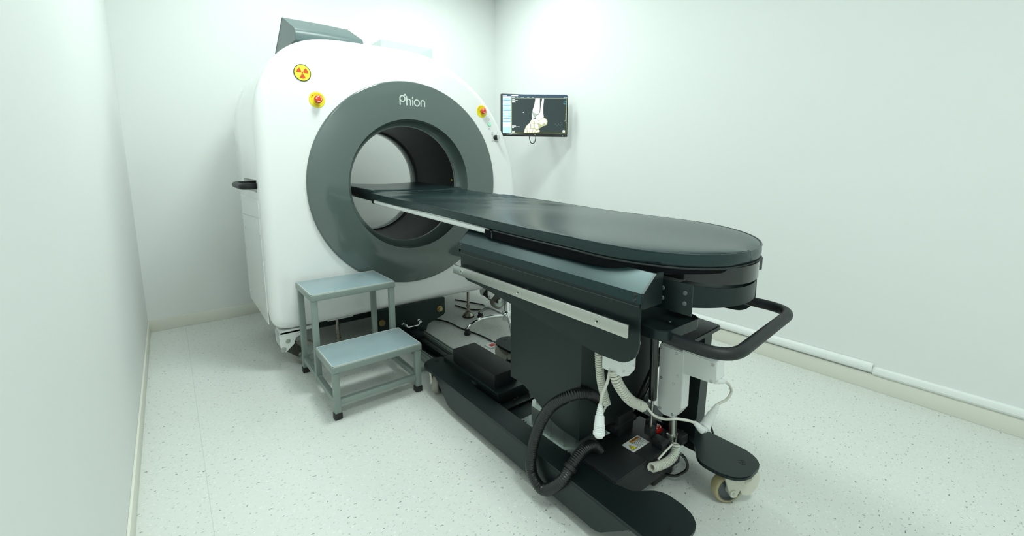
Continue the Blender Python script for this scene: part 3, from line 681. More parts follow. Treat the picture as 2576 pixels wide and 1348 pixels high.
text_bm(t, 'HAZARDOUS VOLTAGE', .0048, MS @ Matrix.Translation((.0575, .0305, .0006)), .0001, .0002)
for i in range(5):
    w_ = [.040, .036, .041, .033, .026][i]; y_ = .0255 - i * .0046
    for a, b in ((0, .4), (.45, .7), (.74, 1)): flat(t, [(.037 + w_ * a, y_), (.037 + w_ * b, y_), (.037 + w_ * b, y_ + .0013), (.037 + w_ * a, y_ + .0013)], MS @ Matrix.Translation((0, 0, .0003)), .0002)
obj('label_print', t, PRINTK, wl, 0)
# red stop on the box
t = new(); add_lathe(t, (1.252, .768, PZ), (0, 0, 1), [(0, 0), (.02, 0), (.02, .008), (.013, .009), (.013, .016), (0, .016)], 28); rb = obj('emergency_stop', t, PRINTK, tb)
t = new(); add_lathe(t, (1.252, .768, PZ + .014), (0, 0, 1), [(0, 0), (.017, 0), (.0205, .004), (.021, .009), (.019, .014), (.013, .0175), (0, .0185)], 32); rbb = obj('mushroom_button', t, REDD, rb)
t = new()
for a in (.4, .4 + 2 * PI / 3, .4 + 4 * PI / 3): ribbon(t, disc_pts(0, 0, .0150, 8, a, a + 1.5), .002, Matrix.Translation((1.252, .768, PZ + .0305)), depth=.0012)
obj('arrow_print', t, PRINTW, rbb, 0)

# upper body: side panels, cover, tabletop
PXL = .824
panel_prof = rounded_poly([(1.340, .756), (1.340, .646), (1.2285, .644), (.680, .584), (.561, .591), (.565, .752)], [.002, .057, .047, .095, .071, .002], 8)
for s in (-1, 1):
    x0 = PXL if s < 0 else mirror(PXL) - .006
    t = new(); poly_prism(t, [(x0, a, b) for a, b in panel_prof], (.006, 0, 0)); sp = obj('side_panel', t, BLACKP, tb, 20)
    xl = PXL - .0008 if s < 0 else mirror(PXL) - .0002
    box('panel_lip', xl, xl + .001, .567, 1.338, .739, .7398, HUBG, sp)
# internal frame filling the body
box('upper_frame', PXL + .006, mirror(PXL) - .006, .60, 1.325, .665, .752, BLACKP, tb, .002)
# cover with sloped shoulder
for s in (-1, 1):
    X = (lambda x: x) if s < 0 else mirror
    sec = [(.820, .755), (.820, .780), (.8675, .8205), (.874, .8205), (.874, .813), (.8275, .774), (.8275, .755)]
    t = new(); poly_prism(t, [(X(a), .560, b - .007) for a, b in sec], (0, .785, .008)); cv = obj('top_cover', t, COVERM, tb, 20)
    t = new(); ep = [(.8205, .744), (.8205, .781), (.8675, .821), (.895, .821), (.895, .744)]; poly_prism(t, [(X(a), .554, b - .007) for a, b in ep], (0, .006, 0)); obj('end_plate', t, BLACKP, cv, 20); t = new(); poly_prism(t, [(X(a), 1.3455, b + .001) for a, b in ep], (0, .005, 0)); obj('end_plate', t, BLACKP, cv, 20)
    for y in (.578, 1.328):
        for z in (.7605, .7725):
            t = new(); add_lathe(t, (X(.820), y, z - (.006 if y < 1 else 0)), (-1 if s < 0 else 1, 0, 0), [(.0048, 0), (.004, .0016), (0, .0022)], 14); obj('rivet', t, BLACKG, cv)
box('top_frame', .882, mirror(.882), .60, 1.34, .752, .800, BLACKP, tb, .002)
# stainless accessory rail
RX = .801
ar = None
t = new(); add_box(t, RX - .004, RX + .004, .577, 1.353, .666, .699, .0022); ar = obj('accessory_rail', t, STEEL, tb)
for y in (1.2965, .973, .666):
    t = new(); add_lathe(t, (RX - .004, y, .6825), (-1, 0, 0), [(.0085, -.001), (.0085, .0012), (.0065, .0016), (.006, .0005), (0, .0005)], 24); sc = obj('rail_screw', t, STEEL, ar)
    t = new(); add_cyl(t, (RX - .0042, y, .6825), (RX - .0047, y, .6825), .0028, n=6); obj('screw_socket', t, GAPB, sc)
    t = new(); add_cyl(t, (RX, y, .6825), (PXL + .001, y, .6825), .008, n=20); obj('rail_spacer', t, STEEL, ar)
# tabletop board
HW = .288
def tilted_plate(name, x0, x1, y0, y1, zoff0, zoff1, mt_, parent, bev=.004):
    t = new(); add_mesh(t, [(x0, y0, tz(y0) + zoff0), (x1, y0, tz(y0) + zoff0), (x1, y1, tz(y1) + zoff0), (x0, y1, tz(y1) + zoff0), (x0, y0, tz(y0) + zoff1), (x1, y0, tz(y0) + zoff1), (x1, y1, tz(y1) + zoff1), (x0, y1, tz(y1) + zoff1)],
                        [(0, 3, 2, 1), (4, 5, 6, 7), (0, 1, 5, 4), (1, 2, 6, 5), (2, 3, 7, 6), (3, 0, 4, 7)])
    if bev: bmesh.ops.bevel(t, geom=t.edges[:], offset=bev, segments=3, affect='EDGES')
    return obj(name, t, mt_, parent)
tt = tilted_plate('tabletop', TX - HW + .012, mirror(TX - HW + .012), .80, 2.30, -.060, -.042, BLACKP, tb, .002)
tilted_plate('tabletop_head', TX - .22, TX + .22, 2.30, 2.84, -.066, -.046, GREYG, tb, .004)
for s in (-1, 1):
    X = (lambda x: x) if s < 0 else mirror
    a, b = X(TX - HW - .001), X(TX - HW + .013)
    tilted_plate('edge_rail', min(a, b), max(a, b), 1.20, 2.24, -.056, -.034, BOARD, tt, .005)
# round end bands
def band(name, R, cy, yl, zc, h, dz, mt_, th=.0025, a0=0.0):
    path = [Vector((TX + R * math.cos(a), cy + R * math.sin(a))) for a in [PI + a0 + (PI - a0) * i / 44 for i in range(45)]] + [Vector((TX + R, cy + (yl - cy) * i / 5)) for i in range(1, 6)]
    t = new(); rows = []
    for i, p in enumerate(path):
        q0 = path[max(0, i - 1)]; q1 = path[min(len(path) - 1, i + 1)]; d = (q1 - q0).normalized(); nn = Vector((-d.y, d.x)) * th
        u_ = max(0, min(1, (yl - p.y) / (yl - cy + R))); z = zc + dz * u_; hh = h[0] + (h[1] - h[0]) * u_
        rows.append([t.verts.new((p.x + nn.x * k, p.y + nn.y * k, z + e * hh)) for k, e in ((0, -.5), (0, .5), (1, .5), (1, -.5))])
    for A, B in zip(rows, rows[1:]):
        for k in range(4): t.faces.new((A[k], A[(k + 1) % 4], B[(k + 1) % 4], B[k]))
    t.faces.new(rows[0]); t.faces.new(rows[-1]); return obj(name, t, mt_, tb, 40)
band('upper_end_band', .222, .678, .682, .822, (.014, .044), -.030, BLACKG, a0=.40)
band('lower_end_band', .212, .672, .66, .756, (.076, .046), -.018, BLACKP, a0=.62)
# bracket plates with bolts
bpz = box('bracket_plate', .914, .919, .490, .60, .718, .792, BLACKP, tb, .001)
for y in (.565, .507):
    for z in (.770, .745):
        t = new(); add_lathe(t, (.914, y, z), (-1, 0, 0), [(.0055, 0), (.0045, .0025), (0, .0032)], 16); obj('bolt', t, HUBG, bpz)
# handle mount plate and U handle
hp = rounded_poly([(.868, .655), (.868, .525), (1.040, .525), (1.040, .655)], [.005, .03, .03, .005], 6)
t = new(); poly_prism(t, [(a, b, .654) for a, b in hp], (0, 0, .026)); bmesh.ops.bevel(t, geom=[e for e in t.edges if abs(e.verts[0].co.z - e.verts[1].co.z) < 1e-6], offset=.002, segments=2, affect='EDGES'); mp_ = obj('handle_mount', t, BLACKP, tb, 30)
t = new(); add_cyl(t, (.945, .56, .679), (.945, .56, .6815), .004, n=12); obj('mount_screw', t, STEEL, mp_)
t = new(); hz = .652
add_sweep(t, round_path([(.910, .60, hz), (.910, .392, hz), (1.365, .428, hz), (1.365, .64, hz)], .075, 10), .0145, 18); obj('push_handle', t, BLACKT, tb, 60)
# support post with top plate
t = new(); B0 = [(1.338, .674), (1.395, .674), (1.395, .80), (1.338, .80)]; T0 = [(1.384, .674), (1.43, .674), (1.43, .78), (1.384, .78)]
vs = [(a, b, PZ - .002) for a, b in B0] + [(a - .02, b, .535) for a, b in T0]; add_mesh(t, vs, [(0, 3, 2, 1), (4, 5, 6, 7), (0, 1, 5, 4), (1, 2, 6, 5), (2, 3, 7, 6), (3, 0, 4, 7)]); obj('support_post', t, BLACKP, tb, 20)
prism('post_top_plate', [(1.185, .632, .522), (1.392, .640, .522), (1.408, .755, .522), (1.20, .745, .522)], (0, 0, .018), BLACKP, tb, .003)
# white linear actuator: flat sides look toward -x, motor reaches toward the camera
def yz_prism(name, pts, x0, x1, mt_, parent, rad=.006, bev=.003):
    t = new(); poly_prism(t, [(x0, a, b) for a, b in rounded_poly(pts, rad, 4)], (x1 - x0, 0, 0))
    bmesh.ops.bevel(t, geom=[e for e in t.edges if abs(e.verts[0].co.x - e.verts[1].co.x) < 1e-6], offset=bev, segments=2, affect='EDGES'); return obj(name, t, mt_, parent)
act = yz_prism('actuator_body', [(.742, .493), (.655, .493), (.655, .300), (.676, .264), (.712, .258), (.736, .268)], 1.20, 1.245, WHITES, tb)
yz_prism('actuator_motor', [(.664, .499), (.555, .497), (.553, .440), (.562, .428), (.664, .421)], 1.201, 1.250, WHITES, act)
for y, z in ((.735, .482), (.681, .480), (.729, .381), (.672, .408), (.684, .378), (.726, .275), (.682, .272), (.566, .486), (.567, .434)):
    t = new(); add_lathe(t, (1.2005, y, z), (-1, 0, 0), [(.0048, 0), (.0045, .0012), (.0027, .0012), (.0027, .0003), (0, .0003)], 14); obj('actuator_screw', t, STEEL, act)
t = new(); add_cyl(t, (1.222, .692, .27), (1.243, .700, .175), .0125, n=20); rod = obj('actuator_rod', t, STEEL, act)
for dx in (-.014, .010):
    t = new(); add_box(t, 1.244 + dx - .004, 1.244 + dx + .004, .690, .714, .142, .180, .001); obj('clevis', t, STEEL, rod)
t = new(); add_box(t, 1.262, 1.298, .675, .715, .137, .170, .004); obj('clevis_block', t, BLACKT, tb)
t = new(); add_box(t, 1.185, 1.215, .70, .74, .137, .172, .004); obj('clevis_block', t, BLACKT, tb)
t = new(); add_cyl(t, (1.18, .705, .157), (1.31, .705, .157), .008, n=16); obj('clevis_pin', t, BLACKT, tb)
# gas springs
def gas(p0, p1, p2, r):
    t = new(); add_cyl(t, p0, p1, r, n=20); g = obj('gas_spring', t, BLACKG, tb); t = new(); add_cyl(t, p1, p2, r * .42, n=14); obj('piston_rod', t, STEEL, g); t = new(); add_box(t, p2[0] - .016, p2[0] + .016, p2[1] - .014, p2[1] + .014, p2[2] - .02, p2[2] + .008, .004); obj('end_fitting', t, BLACKT, g)
gas((1.155, .733, .60), (1.168, .735, .314), (1.180, .745, .200), .0125)
gas((1.190, .755, .60), (1.205, .757, .298), (1.215, .765, .200), .0125)
gas((1.275, .765, .47), (1.240, .83, .246), (1.204, .85, .178), .0125)
t = new(); add_box(t, 1.13, 1.215, .835, .90, PZ, .215, .004); obj('hinge_block', t, BLACKT, tb)
t = new(); add_box(t, 1.12, 1.15, .85, .90, .215, .30, .004); obj('hinge_post', t, BLACKT, tb)
t = new(); add_cyl(t, (1.11, .845, .175), (1.23, .845, .175), .012, n=16); obj('hinge_pin', t, BLACKT, tb)
# white junction box under the panel
def xz_prism(name, pts, y0, y1, mt_, parent, bev=.003, rad=.006):
    t = new(); poly_prism(t, [(a, y0, b) for a, b in rounded_poly(pts, rad, 4)], (0, y1 - y0, 0))
    if bev: bmesh.ops.bevel(t, geom=[e for e in t.edges if abs(e.verts[0].co.y - e.verts[1].co.y) < 1e-6], offset=bev, segments=2, affect='EDGES')
    return obj(name, t, mt_, parent)
jb = xz_prism('junction_box', [(.893, .64), (.955, .64), (.953, .512), (.925, .502), (.897, .506)], .658, .728, WHITES, tb, .003, .005)
for x, z in ((.903, .522), (.945, .526)):
    t = new(); add_lathe(t, (x, .6585, z), (0, -1, 0), [(.0045, 0), (.0042, .001), (.0025, .001), (0, .0004)], 12); obj('box_screw', t, STEEL, jb)
t = new(); add_lathe(t, (.875, .612, .625), (1, 0, 0), [(0, 0), (.012, 0), (.012, .012), (0, .012)], 20); obj('hinge_pin', t, NICKEL, tb)

# cords
coil('coiled_cord', [(.900, .742, .56), (.903, .742, .52), (.914, .742, .455), (.937, .742, .392), (.944, .742, .372)], .0095, .0031, .0072, WCORD, tb)
coil('coiled_cord', [(.902, .69, .512), (.912, .685, .478), (.945, .68, .430), (.980, .68, .397), (1.013, .68, .376), (1.036, .68, .359)], .0122, .0036, .0084, WCORD, tb)
tube('cord', [(1.036, .68, .372), (1.050, .655, .342), (1.052, .62, .345), (1.055, .59, .360), (1.090, .572, .350), (1.129, .57, .328)], .0038, WCORD, tb)
coil('coiled_cord', [(1.240, .684, .150), (1.236, .684, .117), (1.197, .684, .107), (1.139, .684, .118), (1.101, .684, .130)], .0115, .0036, .0084, WCORD, tb)
tube('cord', [(1.215, .684, .160), (1.17, .684, .150), (1.138, .684, .142)], .003, WCORD, tb)
def plug(pts, flip=False):
    p = [Vector(q) for q in pts]; d = (p[1] - p[0]); L_ = d.length; t = new()
    prof = [(0, 0), (.0055, 0), (.006, .03 * L_ / .11)]
    prof = [(0, 0), (.005, 0)]
    for i in range(5): prof += [(.0062 + i * .0008, .004 + i * .007), (.0072 + i * .0008, .0065 + i * .007), (.0058 + i * .0008, .009 + i * .007)]
    prof += [(.0125, .043), (.0135, .07)]
    for i in range(4): prof += [(.0152, .073 + i * .006), (.0138, .076 + i * .006)]
    prof += [(.0165, .098), (.0165, .108), (.012, .109), (.011, .118), (0, .118)]
    prof = [(r, h * L_ / .118) for r, h in prof]
    add_lathe(t, p[0], d, prof, 24); return obj('cable_plug', t, WHITES, tb, 40)
plug([(.863, .70, .423), (.850, .69, .336)])
tube('cord', [(.900, .70, .515), (.890, .70, .480), (.871, .70, .450), (.863, .70, .420)], .0042, WCORD, tb)
tube('cord', [(.944, .742, .372), (.92, .735, .362), (.885, .715, .372)], .003, WCORD, tb)
plug([(1.260, .57, .337), (1.179, .57, .285)])
tube('cord', [(1.225, .560, .430), (1.265, .560, .416), (1.316, .566, .386), (1.348, .57, .350), (1.320, .57, .333), (1.285, .57, .336), (1.258, .57, .337)], .0042, WCORD, tb)
t = new(); add_cyl(t, (1.215, .562, .434), (1.262, .560, .417), .0105, .0075, n=16); obj('cord_gland', t, WHITES, tb)
t = new(); add_cyl(t, (1.129, .57, .328), (1.172, .57, .290), .006, .0115, n=16); obj('plug_boot', t, WHITES, tb)
# corrugated hose
hpts = [(1.045, .848, .300), (.99, .832, .345), (.95, .834, .366), (.90, .853, .364), (.865, .903, .310), (.842, .938, .207), (.832, .944, .096), (.834, .89, .058), (.845, .825, .118), (.885, .815, .165), (.935, .818, .188), (.985, .824, .178), (1.022, .826, .14)]
path = resample(catmull(hpts, 16), .0016)
t = new(); add_sweep(t, path, lambda i: [.0182, .0182, .0160, .0160][i % 4], 14); obj('corrugated_hose', t, HOSEM, tb, 60)
t = new()
i0 = int(len(path) * .80); dirv = (path[i0 + 3] - path[i0]).normalized(); add_cyl(t, path[i0] - dirv * .006, path[i0] + dirv * .006, .0205, n=24); obj('hose_clip', t, BLACKR, tb)
# black leads
tube('black_lead', [(1.40, .76, .24), (1.45, .75, .19), (1.496, .74, .139), (1.555, .735, .085), (1.575, .72, .03), (1.53, .68, .006)], .0045, BLACKG, tb)
t = new(); add_box(t, 1.215, 1.262, .663, .690, .118, .150, .008, 3); obj('plastic_wrap', t, ac, tb)

# foot switch under the table
fs = thing('foot_switch', 'black foot switch on the floor under the table end', 'foot switch', (1.23, .74, 0))
t = new(); add_box(t, 1.175, 1.290, .715, .81, .001, .036, .010, 4); obj('switch_base', t, BLACKR, fs)
t = new(); poly_prism(t, [(1.187, .722, .034), (1.187, .80, .034), (1.187, .80, .0425), (1.187, .722, .039)], (.09, 0, 0)); bmesh.ops.bevel(t, geom=t.edges[:], offset=.003, segments=2, affect='EDGES'); obj('switch_pedal', t, BLACKG, fs)
tube('switch_lead', [(1.243, .69, .13), (1.262, .66, .10), (1.268, .655, .065), (1.262, .675, .035), (1.250, .695, .022), (1.235, .73, .02)], .0048, BLACKG, fs)

# ------------------------------------------------------------------ mattress
YT = .468
def halfw(y):
    yt, yc = YT, .76
    if y >= yc: return .291
    u_ = (yc - y) / (yc - yt); return .291 * max(0, 1 - u_ ** 2.15) ** (1 / 2.15)
def wrinkle(x, y):
    u_ = (x - TX) / .29; w_ = math.exp(-((y - 1.82) / .33) ** 2)
    p = y + .30 * u_ + .09 * u_ * u_
    a = math.sin(p * 31 + .6) * .0042 + math.sin(p * 53 + 2.0 * u_) * .0016 + math.sin((p - .12 * u_) * 17) * .0035
    return 1.9 * w_ * a * (.35 + .65 * (u_ * .5 + .5)) * (1 - abs(u_) ** 6)
def build_mattress():
    t = new(); ys = [YT + (.76 - YT) * (1 - math.cos(PI / 2 * i / 26)) for i in range(27)] + [.76 + (2.262 - .76) * i / 130 for i in range(1, 131)]
    us = [math.sin(PI / 2 * (j / 22 * 2 - 1)) for j in range(23)]
    rows = []
    for y in ys:
        w = max(.0005, halfw(y)); drop = .012 * max(0, (.8 - y) / .36) ** 1.5
        row = []
        for u_ in us:
            x = TX + w * u_ * .985; edge = abs(u_) ** 10
            endf = max(0, 1 - (y - YT) / .04) ** 2
            z = tz(y) + .002 - drop - .004 * max(edge, min(1, endf)) + wrinkle(x, y) + .002 * math.sin(7 * y + 3 * u_)
            row.append(t.verts.new((x, y, z)))
        rows.append(row)
    for A, B in zip(rows, rows[1:]):
        for k in range(len(us) - 1): t.faces.new((A[k], A[k + 1], B[k + 1], B[k]))
    # rim loop
    rim = [r[0] for r in rows[::-1]] + rows[0][1:-1] + [r[-1] for r in rows] + rows[-1][-2:0:-1]
    prev = rim
    rim_pts = [v.co.copy() for v in rim]
    n = len(rim)
    c = Vector((TX, 1.35))
    def nrm2(i):
        d = rim_pts[(i + 1) % n] - rim_pts[i - 1]; nn = Vector((d.y, -d.x)); 
        if nn.length < 1e-9: nn = Vector((rim_pts[i].x - c.x, rim_pts[i].y - c.y))
        nn.normalize()
        if nn.dot(Vector((rim_pts[i].x - c.x, rim_pts[i].y - (max(.75, min(2.2, rim_pts[i].y)))))) < 0: nn = -nn
        return nn
    NN = [nrm2(i) for i in range(n)]
    for dz, out_ in ((-.002, .0045), (-.012, .0055), (-.024, .0055), (-.031, .0035), (-.034, -.002)):
        cur_ = [t.verts.new((rim_pts[i].x + NN[i].x * out_, rim_pts[i].y + NN[i].y * out_, rim_pts[i].z + dz + (.002 * math.sin(i * .9) * (1 if abs(out_ - .0055) < 1e-6 else 0) * .4))) for i in range(n)]
        for i in range(n): t.faces.new((prev[i], prev[(i + 1) % n], cur_[(i + 1) % n], cur_[i]))
        prev = cur_
    t.faces.new(prev)
    return t, rim_pts, NN
t, rim_pts, NN = build_mattress()
mt_ = thing('mattress', 'long black padded mattress with rounded foot end on the patient table', 'mattress', (TX, 1.3, tz(1.3) - .036))
mo = obj('mattress_pad', t, LEATH, mt_, 55)
n = len(rim_pts)
def rim_sweep(name, dz, out_, r, mat_, cond=None):
    t = new(); path = [Vector((rim_pts[i].x + NN[i].x * out_, rim_pts[i].y + NN[i].y * out_, rim_pts[i].z + dz)) for i in range(n)]
    if cond:
        # open part: rotate list so that it starts inside the far gap
        k0 = next(i for i in range(n) if cond(path[i]) and not cond(path[i - 1])); pth = []
        for j in range(n):
            p = path[(k0 + j) % n]
            if not cond(p): break
            pth.append(p)
        path = pth
    else: path = path + [path[0]]
    pp = [path[0]]
    for p in path[1:]:
        if (p - pp[-1]).length > .004: pp.append(p)
    add_sweep(t, pp, r, 6); return obj(name, t, mat_, mt_, 60)
rim_sweep('top_piping', -.001, .004, .0022, LEATH)
rim_sweep('zipper', -.0345, .004, .0028, PIPING, lambda p: p.y < 1.17)
# lower sleeve of the cover that wraps the tabletop
t = new(); lw = []
for i in range(n):
    lw.append(rim_pts[i])
sel = [i for i in range(n)]
rows = []
prev = None
for dz0, out_ in ((-.036, .0035), (-.044, .004), (-.062, .002), (-.068, -.010)):
    dz = lambda y_, d=dz0: -.036 + (d + .036) * (.35 + .65 * min(1, max(0, (y_ - .47) / .28)))
    rows.append([t.verts.new((rim_pts[i].x + NN[i].x * out_, min(rim_pts[i].y + NN[i].y * out_, 1.215), (rim_pts[i].z if rim_pts[i].y < 1.215 else tz(1.215) - .004) + dz(rim_pts[i].y))) for i in range(n)])
for A, B in zip(rows, rows[1:]):
    for i in range(n):
        if rim_pts[i].y > 1.23 and rim_pts[(i + 1) % n].y > 1.23: continue
        t.faces.new((A[i], A[(i + 1) % n], B[(i + 1) % n], B[i]))
loop = [v for v in rows[-1]]
bmesh.ops.remove_doubles(t, verts=t.verts[:], dist=.0002)
be = [e for e in t.edges if e.is_boundary]
try: bmesh.ops.contextual_create(t, geom=[e for e in be if all(v.co.z < tz(v.co.y) - .042 for v in e.verts)])
except Exception: pass
obj('tabletop_sleeve', t, FELT, mt_, 50)
t = new(); zy = 1.165; add_box(t, TX - .2965, TX - .2955, zy - .0025, zy + .0025, tz(zy) - .064, tz(zy) - .046, .0004); add_cyl(t, (TX - .294, zy, tz(zy) - .041), (TX - .2985, zy, tz(zy) - .041), .0032, n=12); obj('zip_pull', t, BLACKG, mt_)

# head cushion inside the bore
t = new(); ys = [2.275 + (2.84 - 2.275) * i / 30 for i in range(31)]; us = [math.sin(PI / 2 * (j / 16 * 2 - 1)) for j in range(17)]; rows = []
for y in ys:
    row = []
    for u_ in us:
        x = TX + .272 * u_; v_ = (y - 2.275) / .565
        z = tz(y) + .004 + .012 * abs(u_) ** 1.5 - .006 * max(abs(u_) ** 10, max(0, 1 - v_ * 14), max(0, 1 - (1 - v_) * 14))
        row.append(t.verts.new((x, y, z)))
    rows.append(row)
for A, B in zip(rows, rows[1:]):
    for k in range(len(us) - 1): t.faces.new((A[k], A[k + 1], B[k + 1], B[k]))
rim = [r[0] for r in rows[::-1]] + rows[0][1:-1] + [r[-1] for r in rows] + rows[-1][-2:0:-1]; prev = rim
cen = Vector((TX, 2.56, 0)); rp = [v.co.copy() for v in rim]
for dz, o_ in ((-.006, .004), (-.03, .005), (-.042, .002)):
    cur_ = [t.verts.new((p.x + o_ * (1 if p.x > TX + .26 else -1 if p.x < TX - .26 else 0), p.y + o_ * (1 if p.y > 2.835 else -1 if p.y < 2.28 else 0), tz(p.y) + (p.z - tz(p.y)) * (1 if dz > -.02 else .3) + dz)) for p in rp]
    for i in range(len(rim)): t.faces.new((prev[i], prev[(i + 1) % len(rim)], cur_[(i + 1) % len(rim)], cur_[i]))
    prev = cur_
t.faces.new(prev)
tag(obj('head_cushion', t, LEATH, None, 50), 'dark head cushion at the table end inside the scanner bore', 'cushion')

# ------------------------------------------------------------------ swivel stool behind the table
sx_, sy_ = 1.668, 2.155
sw = thing('swivel_stool', 'chrome five-star swivel stool standing behind the table', 'stool', (sx_, sy_, 0))
t = new(); add_lathe(t, (sx_, sy_, .055), (0, 0, 1), [(0, 0), (.026, 0), (.03, .01), (.03, .05), (.026, .056), (.0165, .06), (.0165, .24), (.0, .24)], 28); obj('centre_post', t, CHROME, sw)
t = new(); add_cyl(t, (sx_, sy_, .29), (sx_, sy_, .40), .011, n=20); obj('gas_lift', t, BLACKG, sw)
t = new(); add_lathe(t, (sx_, sy_, .40), (0, 0, 1), [(0, 0), (.12, 0), (.15, .008), (.155, .03), (.145, .05), (.12, .058), (0, .06)], 36); obj('seat', t, LEATH, sw)
a0 = math.atan2(2.209 - sy_, 1.397 - sx_)
for k in range(5):
    a = a0 + 2 * PI * k / 5; d = Vector((math.cos(a), math.sin(a), 0)); o = Vector((sx_, sy_, 0)); LL = .275 if k == 0 else .26
    t = new(); add_sweep(t, catmull([o + d * .02 + Vector((0, 0, .085)), o + d * LL * .45 + Vector((0, 0, .092)), o + d * LL * .75 + Vector((0, 0, .083)), o + d * LL * .93 + Vector((0, 0, .058)), o + d * LL + Vector((0, 0, .03))], 6), lambda i: .0125, 14); lg = obj('leg', t, CHROME, sw, 60)
    t = new(); add_lathe(t, o + d * LL, (0, 0, 1), [(0, 0), (.019, 0), (.021, .006), (.021, .014), (.0165, .018), (.0165, .04), (0, .042)], 20); obj('glide', t, BLACKR, lg)

# black power cable across the floor
tag(tube('power_cable', [(1.50, 2.75, .006), (1.36, 2.60, .006), (1.385, 2.53, .006), (1.41, 2.45, .006), (1.415, 2.32, .006), (1.438, 2.20, .006), (1.452, 2.10, .006), (1.455, 2.0, .006), (1.47, 1.86, .006), (1.50, 1.70, .006)], .0048, BLACKG), 'thin black power cable on the floor behind the table base', 'cable')
tag(tube('power_cable', [(1.63, 2.74, .006), (1.66, 2.60, .006), (1.73, 2.54, .006), (1.80, 2.60, .007), (1.76, 2.72, .006), (1.70, 2.86, .006)], .0048, BLACKG), 'black cable loop on the floor beside the right levelling foot', 'cable')

# ------------------------------------------------------------------ wall monitor
ML = Vector((2.003, 2.653, 1.273)); MR = Vector((2.471, 2.424, 1.2735)); MH = .306
ex = (MR - ML); MWd = ex.length; ex.normalize(); ez = Vector((0, 0, 1)); en = ex.cross(ez)   # toward the camera
MM_ = Matrix((ex, ez, en)).transposed().to_4x4(); MM_.translation = ML
mon = thing('monitor', 'black flat monitor on the wall showing a foot bone scan', 'monitor', ML + ex * MWd / 2)
def mb(name, x0, x1, z0, z1, d0, d1, mt_, parent, bev=0):
    b2 = bmesh.new(); add_box(b2, x0, x1, z0, z1, d0, d1, bev); t = new(); merge(t, b2, MM_); return obj(name, t, mt_, parent)
mb('casing', 0, MWd, 0, MH, -.035, 0, BLACKR, mon, .002)
mb('bezel', 0.0015, MWd - .0015, .0015, .021, -.001, .002, BLACKG, mon, .0005)
def em(name, col, s=1.0): return mat(name, col, .3, emit=s)
SCR = em('screen_black', (.022, .034, .036), .8); SNAV = em('screen_navy', (.035, .06, .095), .8); SBL = em('screen_blue', (.34, .52, .66), .9); SBLD = em('screen_blue_dark', (.14, .26, .38), .9); SLT = em('screen_pale_blue', (.52, .74, .86), .95); SWH = em('screen_white', (.86, .90, .90), 1.0); SYE = em('screen_yellow_line', (.34, .36, .14), .8)
SBO = em('screen_bone', (.80, .82, .74), .95); SBT = em('screen_bone_tan', (.36, .35, .20), .85); SCY = em('screen_cyan', (.05, .25, .36), .9); SHD = em('screen_bone_shade', (.30, .34, .31), .85)
U = lambda px: (px - 165) / (1500 - 165) * MWd
V = lambda py, px=800: MH - (py - (200 + (px - 165) * .030)) / (845 - (px - 165) * .018) * MH
scr = mb('screen', U(190), U(1480), .024, MH - .004, 0, .0012, SCR, mon)
class Ly:
    def __init__(s): s.b = {}
    def rect(s, m_, x0, y0, x1, y1, lv):
        s.poly(m_, [(x0, y0), (x1, y0), (x1, y1), (x0, y1)], lv)
    def poly(s, m_, pts, lv):
        bm_ = s.b.setdefault(m_.name, (new(), m_))[0]
        flat(bm_, [(U(a), V(b, a)) for a, b in pts], MM_ @ Matrix.Translation((0, 0, .0008 + lv * .0004)), .0003)
ly = Ly()
ly.rect(SNAV, 190, 215, 1480, 285, 1); ly.rect(SBL, 192, 262, 352, 985, 1); ly.rect(SLT, 192, 255, 358, 285, 2); ly.rect(SLT, 196, 775, 350, 865, 2)
for y in (325, 435, 530, 640, 690, 752): ly.rect(SBLD, 200, y, 348, y + 12, 2)
for y, nn_ in ((360, 4), (400, 4), (462, 4), (565, 4), (608, 3), (668, 3), (728, 4)):
    for k in range(nn_): x = 215 + k * 38; ly.rect(SWH, x - 10 + (k % 2) * 3, y - 13, x + 10 - (k % 3) * 3, y + 6, 3); ly.rect(SLT, x - 12, y + 10, x + 11, y + 15, 3)
ly.rect(SWH, 192, 238, 270, 246, 2); ly.rect(SWH, 362, 232, 490, 248, 2); ly.rect(SLT, 365, 262, 428, 278, 2)
for x0, x1 in ((465, 488), (545, 608), (668, 712), (768, 802)): ly.rect(SLT, x0, 268, x1, 274, 2)
for x0 in (1412, 1440, 1464): ly.rect(SLT, x0, 262, x0 + 12, 276, 2)
ly.rect(SYE, 362, 284, 1478, 290, 3); ly.rect(SYE, 362, 284, 370, 992, 3); ly.rect(SYE, 1466, 300, 1473, 992, 3); ly.rect(SYE, 362, 980, 1470, 988, 3)
for x0, y0, x1 in ((376, 312, 428), (376, 332, 482), (376, 350, 430), (376, 366, 442), (374, 838, 448), (374, 856, 524), (374, 872, 412), (374, 943, 432), (374, 962, 428)): ly.rect(SWH, x0, y0, x1, y0 + 9, 3)
for x0, y0 in ((1410, 340), (1450, 356), (1398, 384), (1425, 402)): ly.rect(SCY, x0, y0, 1466, y0 + 8, 3)
ly.rect(SWH, 588, 563, 602, 577, 3); ly.rect(SWH, 1456, 570, 1462, 740, 3); ly.rect(SWH, 1424, 736, 1456, 744, 3)
ly.poly(SWH, [(1396, 935), (1416, 922), (1446, 932), (1446, 970), (1402, 975)], 3); ly.poly(SCR, [(1408, 944), (1418, 942), (1420, 966), (1409, 968)], 4); ly.poly(SCR, [(1430, 942), (1438, 944), (1438, 962), (1430, 962)], 4)
for x0, y0 in ((1238, 800), (1310, 800), (1344, 768), (1374, 798), (1275, 832), (1340, 830)): ly.rect(SBLD, x0, y0, x0 + 9, y0 + 7, 3)
